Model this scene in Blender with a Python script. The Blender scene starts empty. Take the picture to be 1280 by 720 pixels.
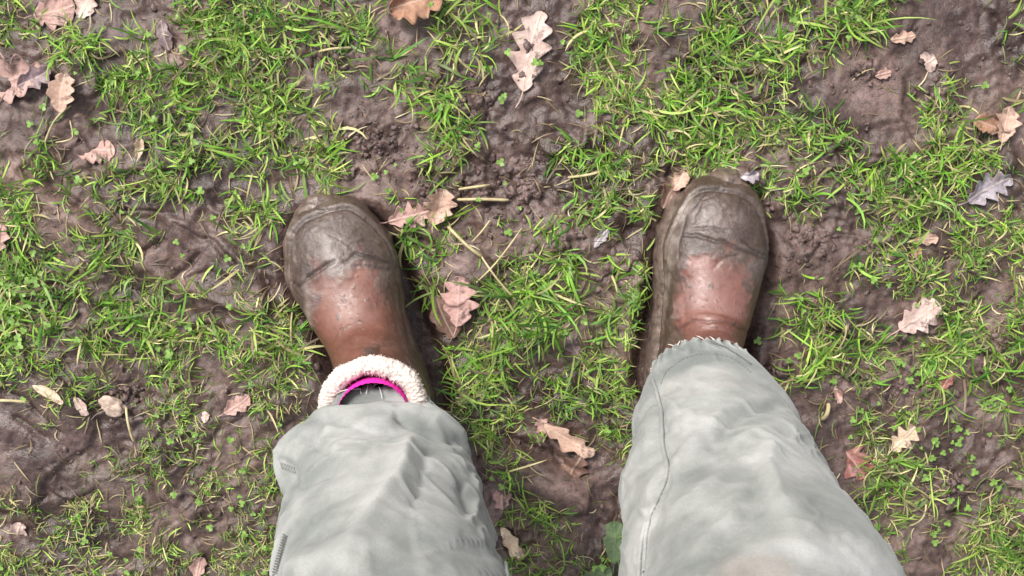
import bpy, math, random
import numpy as np
from mathutils import Vector
from mathutils.bvhtree import BVHTree

rng = np.random.default_rng(11)
random.seed(11)
S = bpy.context.scene
COL = S.collection
R = math.radians

# ------------------------------------------------------------------ camera, world, sun, exposure
TH, H, F = R(8.0), 1.22, 1524.0
CY = H * math.tan(TH)
cam = bpy.data.cameras.new('camera')
camo = bpy.data.objects.new('camera', cam); COL.objects.link(camo)
camo.location = (0, CY, H); camo.rotation_euler = (-TH, 0, 0)
cam.sensor_width = 36; cam.lens = 36 * F / 1280
cam.clip_start = .02; cam.clip_end = 300
S.camera = camo

SUN_EL, SUN_AZ = R(48), R(-38)        # azimuth measured from +Y (ahead of the toes) towards +X
w = bpy.data.worlds.new('World'); S.world = w; w.use_nodes = True
nt = w.node_tree; nt.nodes.clear()
sky = nt.nodes.new('ShaderNodeTexSky'); sky.sky_type = 'NISHITA'; sky.sun_disc = False
sky.sun_elevation = SUN_EL; sky.sun_rotation = SUN_AZ; sky.dust_density = 4; sky.air_density = 1.0; sky.ozone_density = 1.0
hs = nt.nodes.new('ShaderNodeHueSaturation'); hs.inputs['Saturation'].default_value = .30   # thin bright cloud
bgn = nt.nodes.new('ShaderNodeBackground'); bgn.inputs['Strength'].default_value = .138
out = nt.nodes.new('ShaderNodeOutputWorld')
nt.links.new(sky.outputs[0], hs.inputs['Color']); nt.links.new(hs.outputs[0], bgn.inputs['Color']); nt.links.new(bgn.outputs[0], out.inputs['Surface'])
sl = bpy.data.lights.new('sun', 'SUN'); sl.energy = 2.2; sl.angle = R(16); sl.color = (1, .955, .90)
so = bpy.data.objects.new('sun', sl); COL.objects.link(so)
sd = Vector((math.sin(SUN_AZ) * math.cos(SUN_EL), math.cos(SUN_AZ) * math.cos(SUN_EL), math.sin(SUN_EL)))
so.rotation_euler = sd.to_track_quat('Z', 'Y').to_euler(); so.location = sd * 5
S.view_settings.view_transform = 'Standard'; S.view_settings.look = 'None'
S.view_settings.gamma = 1; S.view_settings.use_curve_mapping = False
S.view_settings.exposure = 1.02

# ------------------------------------------------------------------ helpers
def at(px, py, z=0.0):
    """the point of height z seen at photo pixel (px, py): used to measure positions off the photograph"""
    u, v = (px - 640) / F, (360 - py) / F
    c, s = math.cos(TH), math.sin(TH)
    d = (u, -s + v * c, -c - v * s)
    t = (z - H) / d[2]
    return np.array((d[0] * t, CY + d[1] * t, z))

def ray(px, py):
    u, v = (px - 640) / F, (360 - py) / F
    c, s = math.cos(TH), math.sin(TH)
    return Vector((0, CY, H)), Vector((u, -s + v * c, -c - v * s)).normalized()

def pix(P):
    c, s = math.cos(TH), math.sin(TH)
    dx, dy, dz = P[:, 0], P[:, 1] - CY, P[:, 2] - H
    d = -dy * s - dz * c
    return 640 + F * dx / d, 360 - F * (dy * c - dz * s) / d

def hash01(i, j, k, seed):
    n = (i.astype(np.int64) * 374761393 + j.astype(np.int64) * 668265263 + k.astype(np.int64) * 2147483647 + seed * 974711) & 0xffffffff
    n = ((n ^ (n >> 13)) * 1274126177) & 0xffffffff
    n = ((n ^ (n >> 16)) * 2246822519) & 0xffffffff
    return ((n ^ (n >> 15)) & 0xffff) / 32767.5 - 1

def vn3(x, y, z, seed=0):
    xi, yi, zi = np.floor(x), np.floor(y), np.floor(z)
    fx, fy, fz = x - xi, y - yi, z - zi
    fx, fy, fz = [f * f * f * (f * (f * 6 - 15) + 10) for f in (fx, fy, fz)]
    r = 0
    for a in (0, 1):
        for b in (0, 1):
            for c in (0, 1):
                r = r + hash01(xi + a, yi + b, zi + c, seed) * (fx if a else 1 - fx) * (fy if b else 1 - fy) * (fz if c else 1 - fz)
    return r

def vn2(x, y, seed=0):
    xi, yi = np.floor(x), np.floor(y)
    fx, fy = x - xi, y - yi
    fx, fy = [f * f * f * (f * (f * 6 - 15) + 10) for f in (fx, fy)]
    z = np.zeros_like(xi)
    return (hash01(xi, yi, z, seed) * (1 - fx) * (1 - fy) + hash01(xi + 1, yi, z, seed) * fx * (1 - fy)
            + hash01(xi, yi + 1, z, seed) * (1 - fx) * fy + hash01(xi + 1, yi + 1, z, seed) * fx * fy)

def fbm2(x, y, sc, octv=4, seed=0, gain=.5):
    r, a, t = 0, 1, 0
    for o in range(octv):
        an = .6 * o
        xr, yr = x * math.cos(an) - y * math.sin(an), x * math.sin(an) + y * math.cos(an)
        r = r + a * vn2(xr / sc + 17.3 * o, yr / sc - 9.1 * o, seed + o); t += a; a *= gain; sc *= .5
    return r / t

def fbm3(P, sc, octv=3, seed=0, gain=.5):
    r, a, t = 0, 1, 0
    for o in range(octv):
        r = r + a * vn3(P[:, 0] / sc + 3.7 * o, P[:, 1] / sc + 11.1 * o, P[:, 2] / sc - 5.3 * o, seed + o); t += a; a *= gain; sc *= .5
    return r / t

def sstep(a, b, x):
    t = np.clip((x - a) / (b - a), 0, 1); return t * t * (3 - 2 * t)

def seg_dist(x, y, pts):
    d = np.full(x.shape, 1e9); tt = np.zeros(x.shape); n = len(pts) - 1
    for i in range(n):
        (ax, ay), (bx, by) = pts[i], pts[i + 1]
        L = (bx - ax) ** 2 + (by - ay) ** 2 + 1e-12
        t = np.clip(((x - ax) * (bx - ax) + (y - ay) * (by - ay)) / L, 0, 1)
        e = np.hypot(x - ax - t * (bx - ax), y - ay - t * (by - ay))
        m = e < d; d = np.where(m, e, d); tt = np.where(m, (i + t) / n, tt)
    return d, tt

def poly_sd(x, y, poly):
    """signed distance, positive inside"""
    d, _ = seg_dist(x, y, list(poly) + [poly[0]])
    ins = np.zeros(x.shape, bool); n = len(poly)
    for i in range(n):
        (ax, ay), (bx, by) = poly[i], poly[(i + 1) % n]
        if ay == by: continue
        c = ((ay > y) != (by > y)) & (x < (bx - ax) * (y - ay) / (by - ay) + ax)
        ins ^= c
    return np.where(ins, d, -d)

def gpts(pts): return [tuple(at(a, b)[:2]) for a, b in pts]

def crom(K, t):
    """Catmull-Rom through the rows of K at parameters t in 0..1"""
    K = np.asarray(K, float); n = len(K) - 1
    u = np.clip(np.asarray(t) * n, 0, n - 1e-9); i = u.astype(int); f = (u - i)[:, None]
    p0, p1, p2, p3 = K[np.maximum(i - 1, 0)], K[i], K[i + 1], K[np.minimum(i + 2, n)]
    return .5 * (2 * p1 + (p2 - p0) * f + (2 * p0 - 5 * p1 + 4 * p2 - p3) * f ** 2 + (3 * p1 - p0 - 3 * p2 + p3) * f ** 3)

def mesh_np(name, V, Fq, mat, parent=None, attrs=None, smooth=True, origin=None):
    """V (n,3); Fq list of (m,k) int arrays; attrs {name: (n,) floats or (n,3) colours}"""
    V = np.asarray(V, np.float32)
    if origin is not None: V = V - np.asarray(origin, np.float32)
    me = bpy.data.meshes.new(name)
    if not isinstance(Fq, list): Fq = [Fq]
    Fq = [np.asarray(f, np.int32) for f in Fq if len(f)]
    loops = np.concatenate([f.ravel() for f in Fq])
    sizes = np.concatenate([np.full(len(f), f.shape[1], np.int32) for f in Fq])
    starts = np.concatenate([[0], np.cumsum(sizes)[:-1]]).astype(np.int32)
    me.vertices.add(len(V)); me.vertices.foreach_set('co', V.ravel())
    me.loops.add(len(loops)); me.loops.foreach_set('vertex_index', loops)
    me.polygons.add(len(sizes)); me.polygons.foreach_set('loop_start', starts); me.polygons.foreach_set('loop_total', sizes)
    me.polygons.foreach_set('use_smooth', np.full(len(sizes), smooth, bool))
    for k, a in (attrs or {}).items():
        a = np.asarray(a, np.float32)
        if a.ndim == 1:
            at_ = me.attributes.new(k, 'FLOAT', 'POINT'); at_.data.foreach_set('value', a)
        else:
            at_ = me.attributes.new(k, 'FLOAT_COLOR', 'POINT')
            at_.data.foreach_set('color', np.concatenate([a, np.ones((len(a), 1), np.float32)], 1).ravel())
    me.update(calc_edges=True); me.validate()
    me.materials.append(mat)
    o = bpy.data.objects.new(name, me); COL.objects.link(o)
    if origin is not None: o.location = [float(c) for c in origin]
    if parent is not None:
        o.parent = parent
        o.location = Vector(o.location) - Vector(parent_loc(parent))
    return o

def parent_loc(p):
    l = Vector(p.location)
    while p.parent: p = p.parent; l = l + Vector(p.location)
    return l

def grid_faces(nu, nv, wrap_v=True, base=0):
    i = np.arange(nu - 1)[:, None]; j = np.arange(nv if wrap_v else nv - 1)[None, :]
    a = i * nv + j; b = i * nv + (j + 1) % nv
    return (np.stack([a, b, b + nv, a + nv], -1).reshape(-1, 4) + base).astype(np.int32)

def grid_normals(G):
    """normals of a (nu,nv,3) grid wrapped in v"""
    du = np.gradient(G, axis=0); dv = np.roll(G, -1, 1) - np.roll(G, 1, 1)
    n = np.cross(du, dv); return n / (np.linalg.norm(n, axis=-1, keepdims=True) + 1e-12)

def outward(o, axis_fn=None):
    """make the faces of a tube-like mesh face away from its own middle line"""
    me = o.data; n = len(me.polygons)
    c = np.empty(n * 3); q = np.empty(n * 3); me.polygons.foreach_get('center', c); me.polygons.foreach_get('normal', q)
    c, q = c.reshape(-1, 3), q.reshape(-1, 3)
    d = c - axis_fn(c)
    if (d * q).sum(1).mean() < 0: me.flip_normals()
    return o

def tag(o, label=None, cat=None, group=None, kind=None):
    for k, v in (('label', label), ('category', cat), ('group', group), ('kind', kind)):
        if v: o[k] = v
    return o

# ------------------------------------------------------------------ materials
def new_mat(name):
    m = bpy.data.materials.new(name); m.use_nodes = True
    n = m.node_tree; b = n.nodes['Principled BSDF']
    return m, n, b
def nd(n, t, **kw):
    x = n.nodes.new(t)
    for k, v in kw.items(): setattr(x, k, v)
    return x
def noise(n, scale, detail=4, rough=.55, vec=None):
    x = nd(n, 'ShaderNodeTexNoise'); x.inputs['Scale'].default_value = scale; x.inputs['Detail'].default_value = detail; x.inputs['Roughness'].default_value = rough
    if vec is None:
        tc = nd(n, 'ShaderNodeTexCoord'); vec = tc.outputs['Object']
    n.links.new(vec, x.inputs['Vector']); return x.outputs['Fac']
def ramp(n, fac, stops):
    x = nd(n, 'ShaderNodeValToRGB'); e = x.color_ramp.elements
    while len(e) < len(stops): e.new(.5)
    for k, (p, c) in enumerate(stops):
        e[k].position = p; e[k].color = (*c, 1) if len(c) == 3 else c
    n.links.new(fac, x.inputs[0]); return x.outputs[0]
def mix(n, fac, a, b, mode='MIX'):
    x = nd(n, 'ShaderNodeMix', data_type='RGBA', blend_type=mode)
    for s, v in ((0, fac), (6, a), (7, b)):
        if hasattr(v, 'is_output'): n.links.new(v, x.inputs[s])
        else: x.inputs[s].default_value = v if s == 0 else (*v, 1)
    return x.outputs[2]
def mapr(n, v, a, b, c, d):
    x = nd(n, 'ShaderNodeMapRange'); n.links.new(v, x.inputs[0])
    for i, q in enumerate((a, b, c, d)): x.inputs[i + 1].default_value = q
    return x.outputs[0]
def bump(n, b, h, strength, dist, prev=None):
    x = nd(n, 'ShaderNodeBump'); x.inputs['Strength'].default_value = strength; x.inputs['Distance'].default_value = dist
    n.links.new(h, x.inputs['Height'])
    if prev is not None: n.links.new(prev, x.inputs['Normal'])
    n.links.new(x.outputs[0], b.inputs['Normal']); return x.outputs[0]
def attr(n, name, col=False):
    x = nd(n, 'ShaderNodeAttribute'); x.attribute_name = name
    return x.outputs['Color'] if col else x.outputs['Fac']

def mud_mat():
    m, n, b = new_mat('mud')
    n1, n2, n3 = noise(n, 14, 5), noise(n, 160, 5, .65), noise(n, 900, 2, .6)
    c = ramp(n, n1, [(.30, (.046, .028, .024)), (.50, (.106, .069, .060)), (.67, (.195, .137, .122))])
    g = ramp(n, n2, [(.34, (.42, .40, .40)), (.52, (.98, .96, .96)), (.70, (1.45, 1.40, 1.36))])
    c = mix(n, .8, c, g, 'MULTIPLY')
    sp = ramp(n, n3, [(.36, (.62, .60, .60)), (.55, (1.0, 1.0, 1.0)), (.70, (1.5, 1.45, 1.4))])
    c = mix(n, .55, c, sp, 'MULTIPLY')
    wet = attr(n, 'wet')
    c = mix(n, wet, c, mix(n, .75, c, (.50, .46, .46), 'MULTIPLY'))
    dry = attr(n, 'dry')
    c = mix(n, dry, c, mix(n, .8, c, (1.35, 1.25, 1.20), 'MULTIPLY'))
    gr = attr(n, 'turf')
    c = mix(n, gr, c, mix(n, .75, c, (.60, .60, .45), 'MULTIPLY'))  # dark litter, plus shade between the blades painted into the mud
    n.links.new(c, b.inputs['Base Color'])
    rr = mapr(n, n2, .3, .7, .34, .62)
    rw = nd(n, 'ShaderNodeMath', operation='MULTIPLY_ADD'); n.links.new(wet, rw.inputs[0]); rw.inputs[1].default_value = -.26; n.links.new(rr, rw.inputs[2])
    n.links.new(rw.outputs[0], b.inputs['Roughness'])
    b.inputs['Specular IOR Level'].default_value = .42
    p = bump(n, b, n2, .40, .004); bump(n, b, n3, .45, .0012, p)
    return m

def grass_mat():
    m, n, b = new_mat('grass_blades')
    c = attr(n, 'col', True)
    v = noise(n, 60, 2)
    c = mix(n, .5, c, ramp(n, v, [(.3, (.7, .7, .7)), (.7, (1.25, 1.25, 1.1))]), 'MULTIPLY')
    n.links.new(c, b.inputs['Base Color']); b.inputs['Roughness'].default_value = .55
    b.inputs['Specular IOR Level'].default_value = .35
    tr = nd(n, 'ShaderNodeBsdfTranslucent'); n.links.new(c, tr.inputs['Color'])
    mx = nd(n, 'ShaderNodeMixShader'); mx.inputs[0].default_value = .28
    n.links.new(b.outputs[0], mx.inputs[1]); n.links.new(tr.outputs[0], mx.inputs[2])
    n.links.new(mx.outputs[0], n.nodes['Material Output'].inputs['Surface'])
    return m

def leaf_mat(name, ca, cb, dark=(.10, .06, .045), rough=.6):
    m, n, b = new_mat(name)
    n1, n2, n3 = noise(n, 55, 4), noise(n, 420, 4, .7), noise(n, 75, 4, .65)
    c = ramp(n, n1, [(.36, cb), (.60, ca)])
    c = mix(n, .6, c, ramp(n, n2, [(.33, (.62, .58, .56)), (.55, (1, 1, 1)), (.75, (1.15, 1.12, 1.1))]), 'MULTIPLY')
    c = mix(n, ramp(n, n3, [(.55, (0, 0, 0)), (.62, (1, 1, 1))]), c, mix(n, .6, c, dark))
    n4 = noise(n, 38, 5, .7)
    c = mix(n, ramp(n, n4, [(.60, (0, 0, 0)), (.66, (1, 1, 1))]), c, mix(n, .8, c, (.105, .07, .058)))
    vv = attr(n, 'vein')
    c = mix(n, vv, c, mix(n, .35, c, (.62, .50, .40)))
    ed = attr(n, 'edge')
    c = mix(n, ed, c, mix(n, .5, c, dark))
    n.links.new(c, b.inputs['Base Color']); b.inputs['Roughness'].default_value = rough
    b.inputs['Specular IOR Level'].default_value = .35
    bump(n, b, n2, .35, .0008)
    tr = nd(n, 'ShaderNodeBsdfTranslucent'); n.links.new(c, tr.inputs['Color'])
    mx = nd(n, 'ShaderNodeMixShader'); mx.inputs[0].default_value = .15
    n.links.new(b.outputs[0], mx.inputs[1]); n.links.new(tr.outputs[0], mx.inputs[2])
    n.links.new(mx.outputs[0], n.nodes['Material Output'].inputs['Surface'])
    return m

def boot_mat(name, lc_lo, lc_hi, smear):
    """leather with its dirt: the attribute 'mud' is the crust, 'smear' the thin film"""
    m, n, b = new_mat(name)
    n1, n2, n3 = noise(n, 30, 5), noise(n, 260, 5, .65), noise(n, 1100, 2)
    lea = ramp(n, n1, [(.33, lc_lo), (.68, lc_hi)])
    lea = mix(n, .35, lea, ramp(n, n2, [(.3, (.6, .6, .6)), (.7, (1.3, 1.25, 1.2))]), 'MULTIPLY')
    lea = mix(n, attr(n, 'pale'), lea, mix(n, .8, lea, smear))
    lea = mix(n, attr(n, 'dark'), lea, mix(n, .85, lea, (.065, .042, .036)))  # shade painted into the leather, on the right sides and under the hem
    mu = ramp(n, n1, [(.33, (.048, .031, .023)), (.55, (.080, .055, .043)), (.75, (.125, .092, .076))])
    mu = mix(n, .6, mu, ramp(n, n2, [(.36, (.5, .48, .47)), (.54, (1, 1, 1)), (.72, (1.4, 1.36, 1.33))]), 'MULTIPLY')
    film = ramp(n, n1, [(.30, (.030, .017, .013)), (.50, (.056, .036, .030)), (.70, (.118, .088, .082))])
    film = mix(n, .5, film, ramp(n, n2, [(.36, (.55, .52, .51)), (.54, (1, 1, 1)), (.72, (1.3, 1.28, 1.26))]), 'MULTIPLY')
    mu = mix(n, attr(n, 'film'), mu, film)
    mu = mix(n, attr(n, 'crust_glint'), mu, mix(n, .75, mu, (.26, .215, .18)))  # wet highlight painted pale along the raised mud edge
    mud = attr(n, 'mud')
    c = mix(n, mud, lea, mu)
    c = mix(n, attr(n, 'crease_shade'), c, (.018, .012, .010))  # shade of the creases and rim groove painted near black
    n.links.new(c, b.inputs['Base Color'])
    r1 = mapr(n, n2, .3, .7, .20, .48)
    ra = nd(n, 'ShaderNodeMath', operation='MULTIPLY_ADD'); n.links.new(mud, ra.inputs[0]); ra.inputs[1].default_value = -.02; ra.inputs[2].default_value = .08
    rb = nd(n, 'ShaderNodeMath', operation='ADD'); n.links.new(r1, rb.inputs[0]); n.links.new(ra.outputs[0], rb.inputs[1])
    n.links.new(rb.outputs[0], b.inputs['Roughness'])
    b.inputs['Specular IOR Level'].default_value = .45
    cw = nd(n, 'ShaderNodeMath', operation='MULTIPLY'); n.links.new(mapr(n, n1, .4, .6, .0, .22), cw.inputs[0]); n.links.new(mud, cw.inputs[1]); n.links.new(cw.outputs[0], b.inputs['Coat Weight']); b.inputs['Coat Roughness'].default_value = .30
    mm = nd(n, 'ShaderNodeMath', operation='MULTIPLY'); n.links.new(n2, mm.inputs[0]); n.links.new(mapr(n, mud, 0, 1, .25, 1), mm.inputs[1])
    p = bump(n, b, mm.outputs[0], .5, .002); bump(n, b, n3, .25, .0006, p)
    return m

def cloth_mat():
    m, n, b = new_mat('faded_cotton')
    n1, n2 = noise(n, 11, 5, .6), noise(n, 70, 4, .6)
    c = ramp(n, n1, [(.35, (.128, .138, .131)), (.50, (.208, .213, .204)), (.65, (.312, .312, .303))])
    c = mix(n, .5, c, ramp(n, n2, [(.32, (.80, .81, .81)), (.68, (1.10, 1.10, 1.10))]), 'MULTIPLY')
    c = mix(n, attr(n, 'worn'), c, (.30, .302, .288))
    c = mix(n, attr(n, 'hem'), c, (.105, .118, .115))  # pucker valleys less faded, with seam shading painted in
    c = mix(n, attr(n, 'stain'), c, (.24, .19, .165))
    n3 = noise(n, 650, 3, .7)
    c = mix(n, .4, c, ramp(n, n3, [(.35, (.74, .75, .76)), (.65, (1.12, 1.12, 1.11))]), 'MULTIPLY')
    n.links.new(c, b.inputs['Base Color']); b.inputs['Roughness'].default_value = .85; b.inputs['Specular IOR Level'].default_value = .2
    b.inputs['Sheen Weight'].default_value = .15
    p = bump(n, b, n2, .25, .002); bump(n, b, n3, .3, .0005, p)
    return m

def plain_mat(name, c, rough=.7, nscale=200, var=.25, spec=.3, bmp=.3, bd=.001):
    m, n, b = new_mat(name)
    v = noise(n, nscale, 4, .6)
    lo, hi = tuple(x * (1 - var) for x in c), tuple(min(.9, x * (1 + var)) for x in c)
    n.links.new(ramp(n, v, [(.32, lo), (.68, hi)]), b.inputs['Base Color'])
    b.inputs['Roughness'].default_value = rough; b.inputs['Specular IOR Level'].default_value = spec
    bump(n, b, v, bmp, bd); return m

M_MUD, M_GRASS, M_CLOTH = mud_mat(), grass_mat(), cloth_mat()
M_FLEECE = plain_mat('fleece', (.52, .445, .40), .95, 300, .14, .1, .5, .002)
M_SOCK = plain_mat('pink_knit', (.62, .025, .30), .85, 500, .2, .15, .4, .001)
M_THREAD = plain_mat('thread', (.58, .58, .54), .9, 300, .2, .1)
M_THREAD_AND_SHADE = plain_mat('dark_thread_and_shade', (.10, .105, .10), .9, 300, .2, .1)
M_STITCH = plain_mat('grey_stitch', (.125, .132, .128), .9, 300, .2, .1)
M_SOLE = plain_mat('muddy_sole', (.095, .068, .055), .34, 110, .5, .5, .6, .004)
M_CLOD = plain_mat('mud_clod', (.095, .060, .050), .6, 260, .45, .4, .6, .002)
M_STRAW = plain_mat('straw', (.37, .31, .17), .55, 90, .3, .3)
M_STONE = plain_mat('pale_stone', (.34, .255, .205), .6, 120, .35, .35, .4, .002)
M_CLOVER = plain_mat('clover_leaf', (.13, .225, .042), .5, 200, .35, .35)
M_DOCK = plain_mat('dull_green_leaf', (.075, .112, .05), .6, 150, .3, .35, .4, .002)

# ------------------------------------------------------------------ ground: one sheet, fine near the feet, out to the horizon
GRASS_ROWS = [
 "41111578" "74523776" "22762254" "53661002", "24545258" "75363432" "01853565" "76420101",
 "00354348" "74236631" "02862765" "73001323", "21125745" "84313620" "11377574" "72002422",
 "42005742" "53411740" "24114754" "56425653", "62565742" "66521521" "11675654" "47647724",
 "51362514" "50012231" "11663002" "55167644", "44551005" "40006623" "44211000" "11264365",
 "63465103" "20002514" "65143000" "13666566", "75466521" "67000206" "66565000" "25412655",
 "86455665" "66000336" "64362000" "46244644", "67537716" "45000665" "53571000" "36242636",
 "03536615" "55000054" "66560000" "05141425", "00102642" "55000066" "63460000" "01263114",
 "11245764" "60000003" "31060000" "01063322", "41565436" "60000002" "20150000" "00343414",
 "43534556" "70000003" "65360000" "00033247", "52533557" "60000004" "65460000" "00053258"]
GM = np.array([[int(c) for c in r] for r in GRASS_ROWS], float) / 8

def turf_density(x, y):
    """how grassy the ground is at (x, y): measured in the middle, noise further out"""
    P = np.stack([x, y, np.zeros_like(x)], -1)
    px, py = pix(P)
    px = px + 16 * fbm2(x, y, .05, 2, 301); py = py + 16 * fbm2(x, y, .05, 2, 302)
    gx, gy = np.clip(px / 40 - .5, 0, 30.999), np.clip(py / 40 - .5, 0, 16.999)
    i, j = gx.astype(int), gy.astype(int); fx, fy = gx - i, gy - j
    d = GM[j, i] * (1 - fx) * (1 - fy) + GM[j, i + 1] * fx * (1 - fy) + GM[j + 1, i] * (1 - fx) * fy + GM[j + 1, i + 1] * fx * fy
    d = np.clip(d + .62 * fbm2(x, y, .026, 2, 303) * np.clip(d * 3, 0, 1), 0, 1)
    edge = np.maximum(np.maximum(-px, px - 1280), np.maximum(-py, py - 720))
    o = sstep(0, 60, edge)
    far = np.clip(.48 + .75 * fbm2(x, y, .17, 3, 77), 0, 1)
    return d * (1 - o) + far * o

# the boots' footprints (toe and shaft centre) are needed by the ground too
def boot_frame(toe_px, shaft_px, zs):
    a, b = at(*toe_px, .03)[:2], at(*shaft_px, zs)[:2]
    d = a - b; L = np.linalg.norm(d); d = d / L
    return dict(toe=a, shaft=b, L=L, fwd=d, right=np.array((d[1], -d[0])), zs=zs)
BL = boot_frame((394, 258), (465, 516), .168); BL['ws'] = .91
BR = boot_frame((914, 229), (888, 484), .128); BR['ws'] = .85

def foot_sd(x, y, B, extra=0.0):
    """distance outside the boot's outline (capsule)"""
    a = B['toe'] - B['fwd'] * .06; b = B['shaft'] - B['fwd'] * .012
    d, _ = seg_dist(x, y, [tuple(a), tuple(b)])
    return d - .056 - extra

SLABS = [([(150, 262), (235, 275), (312, 318), (345, 392), (285, 388), (188, 336)], .007),
         ([(-40, 440), (55, 470), (128, 520), (112, 560), (60, 600), (50, 640), (-40, 640)], .006),
         ([(598, 568), (650, 560), (742, 600), (735, 640), (700, 640), (612, 596)], .006),
         ([(1015, 85), (1090, 62), (1135, 95), (1125, 150), (1060, 165), (1020, 140)], .004),
         ([(1140, -20), (1240, -20), (1230, 40), (1190, 90), (1140, 60)], -.002),
         ([(590, 250), (650, 235), (720, 280), (700, 320), (600, 300)], .002),
         ([(115, 590), (190, 600), (215, 690), (130, 700)], .003),
         ([(1000, 520), (1050, 530), (1070, 620), (1060, 670), (1010, 610)], .003),
         ([(240, 405), (280, 410), (285, 480), (245, 490)], -.006)]
RIDGES = [([(22, 222), (60, 250), (125, 292)], .010, .010), ([(170, 330), (240, 370), (330, 392)], .006, .010),
          ([(605, 575), (660, 588), (730, 625)], .010, .014), ([(0, 470), (50, 500), (90, 540)], .003, .012),
          ([(0, 530), (50, 545), (70, 590)], .003, .01), ([(965, 300), (985, 380), (990, 470)], .006, .012),
          ([(505, 300), (520, 380), (560, 450)], -.008, .02), ([(770, 470), (765, 560), (770, 640)], -.008, .018)]
GROOVES = [([(168, 322), (202, 300)], .006, .0028), ([(222, 346), (250, 318)], .006, .003), ([(262, 296), (296, 330)], .005, .0028),
           ([(30, 215), (80, 245), (130, 280)], .006, .003), ([(150, 262), (200, 268), (255, 300)], .005, .003),
           ([(640, 552), (690, 572), (728, 592)], .010, .006), ([(222, 352), (262, 338), (300, 352)], .004, .003),
           ([(0, 482), (40, 505), (80, 540)], .005, .003), ([(20, 520), (62, 548)], .004, .0025), ([(70, 470), (120, 512)], .005, .003),
           ([(35, 300), (80, 330)], .004, .003), ([(640, 575), (690, 600)], .004, .003)]
CLODY = [(600, 245, 60), (650, 235, 45), (440, 185, 55), (480, 175, 40), (560, 105, 28), (585, 130, 26), (1168, 122, 30), (1085, 86, 26),
         (1062, 470, 40), (1150, 475, 45), (960, 470, 26), (420, 60, 30), (700, 310, 35), (780, 340, 40), (160, 500, 40), (1235, 440, 35),
         (1010, 300, 40), (530, 215, 28), (1100, 300, 18), (960, 250, 18), (320, 80, 25), (1180, 610, 40)]

def ground_h(x, y):
    t = turf_density(x, y)
    h = .011 * fbm2(x, y, .16, 3, 1) + .004 * fbm2(x, y, .05, 2, 5)
    h = h + .012 * fbm2(x, y, .9, 2, 9) * sstep(.5, 2.5, np.hypot(x, y))
    smooth = np.zeros_like(x)
    for poly, a in SLABS:
        s = poly_sd(x + .006 * fbm2(x, y, .03, 2, 41), y + .006 * fbm2(x, y, .03, 2, 42), gpts(poly))
        k = sstep(-.003, .006, s); h = h + a * k; smooth = np.maximum(smooth, sstep(-.004, .01, s))
    cl = np.zeros_like(x)
    for cx, cy, r in CLODY:
        p = at(cx, cy); cl = np.maximum(cl, 1 - sstep(.25, 1.15, np.hypot(x - p[0], y - p[1]) / (r / 1240)))
    cl = np.maximum(cl, .7 * sstep(.15, .5, fbm2(x, y, .11, 2, 55)) * (1 - smooth))
    far_ = np.maximum(np.abs(x) - .64, np.abs(y) - .42); nf_ = 1 - .8 * sstep(.05, .2, far_)
    rough = (1 - .75 * smooth) * nf_; cl = cl * nf_
    lum = 1 - np.abs(fbm2(x, y, .022, 3, 12))            # rounded lumps with creases between
    h = h + rough * (.85 * .0042 * (lum - .75) * 1.6 + .0018 * fbm2(x, y, .012, 3, 21))
    h = h + cl * (.0060 * (1 - np.abs(fbm2(x, y, .016, 3, 61, .6)) * 2) + .0045 * fbm2(x, y, .008, 3, 62, .6) - .002)
    for sc, am, sd_ in ((.085, .0060, 35), (.055, .0035, 36)):   # broken edges of old prints
        f = fbm2(x, y, sc, 3, sd_, .55); h = h + am * (sstep(-.03, .03, f) - .5) * sstep(-.1, .25, fbm2(x, y, .13, 2, sd_ + 40)) * (1 - .7 * smooth)
    h = h + .0006 * nf_ * fbm2(x, y, .007, 2, 31, .6)
    for pts, a, wd in RIDGES:
        d, q = seg_dist(x + .004 * fbm2(x, y, .03, 2, 43), y, gpts(pts)); h = h + a * np.exp(-(d / wd) ** 2)
    for pts, a, wd in GROOVES:
        d, q = seg_dist(x + .003 * fbm2(x, y, .02, 2, 44), y + .003 * fbm2(x, y, .02, 2, 45), gpts(pts)); h = h - a * np.exp(-(d / wd) ** 2)
    press = np.zeros_like(x)
    for B in (BL, BR):
        s = foot_sd(x, y, B)
        h = h * (1 - .7 * (1 - sstep(-.01, .03, s)))
        h = h - .010 * (1 - sstep(-.006, .006, s)) + .010 * np.exp(-((s - .013) / .009) ** 2) * (.5 + .8 * fbm2(x, y, .04, 2, 66))
        press = np.maximum(press, 1 - sstep(0, .05, s))
    h = h + .004 * t
    return h, t, smooth, cl, press

def axis(lo, hi, step, far):
    c = list(np.arange(lo, hi + step * .5, step)); s, a = step, []
    v = lo
    while v > -far: s = min(s * 1.09, .012) if v > -1.9 else s * 1.25; v -= s; a.append(v)
    s, b, v = step, [], hi
    while v < far: s = min(s * 1.09, .012) if v < 1.9 else s * 1.25; v += s; b.append(v)
    return np.array(a[::-1] + c + b)
GX, GY = axis(-.64, .64, .0020, 60), axis(-.44, .40, .0020, 60)
XX, YY = np.meshgrid(GX, GY)
HH, TT, SM, CLD, PR = [a.reshape(XX.shape) for a in ground_h(XX.ravel(), YY.ravel())]
def gh(x, y):
    """height of the built ground"""
    i = np.clip(np.searchsorted(GX, x) - 1, 0, len(GX) - 2); j = np.clip(np.searchsorted(GY, y) - 1, 0, len(GY) - 2)
    fx = (x - GX[i]) / (GX[i + 1] - GX[i]); fy = (y - GY[j]) / (GY[j + 1] - GY[j])
    return HH[j, i] * (1 - fx) * (1 - fy) + HH[j, i + 1] * fx * (1 - fy) + HH[j + 1, i] * (1 - fx) * fy + HH[j + 1, i + 1] * fx * fy
xf, yf = XX.ravel(), YY.ravel()
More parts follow.
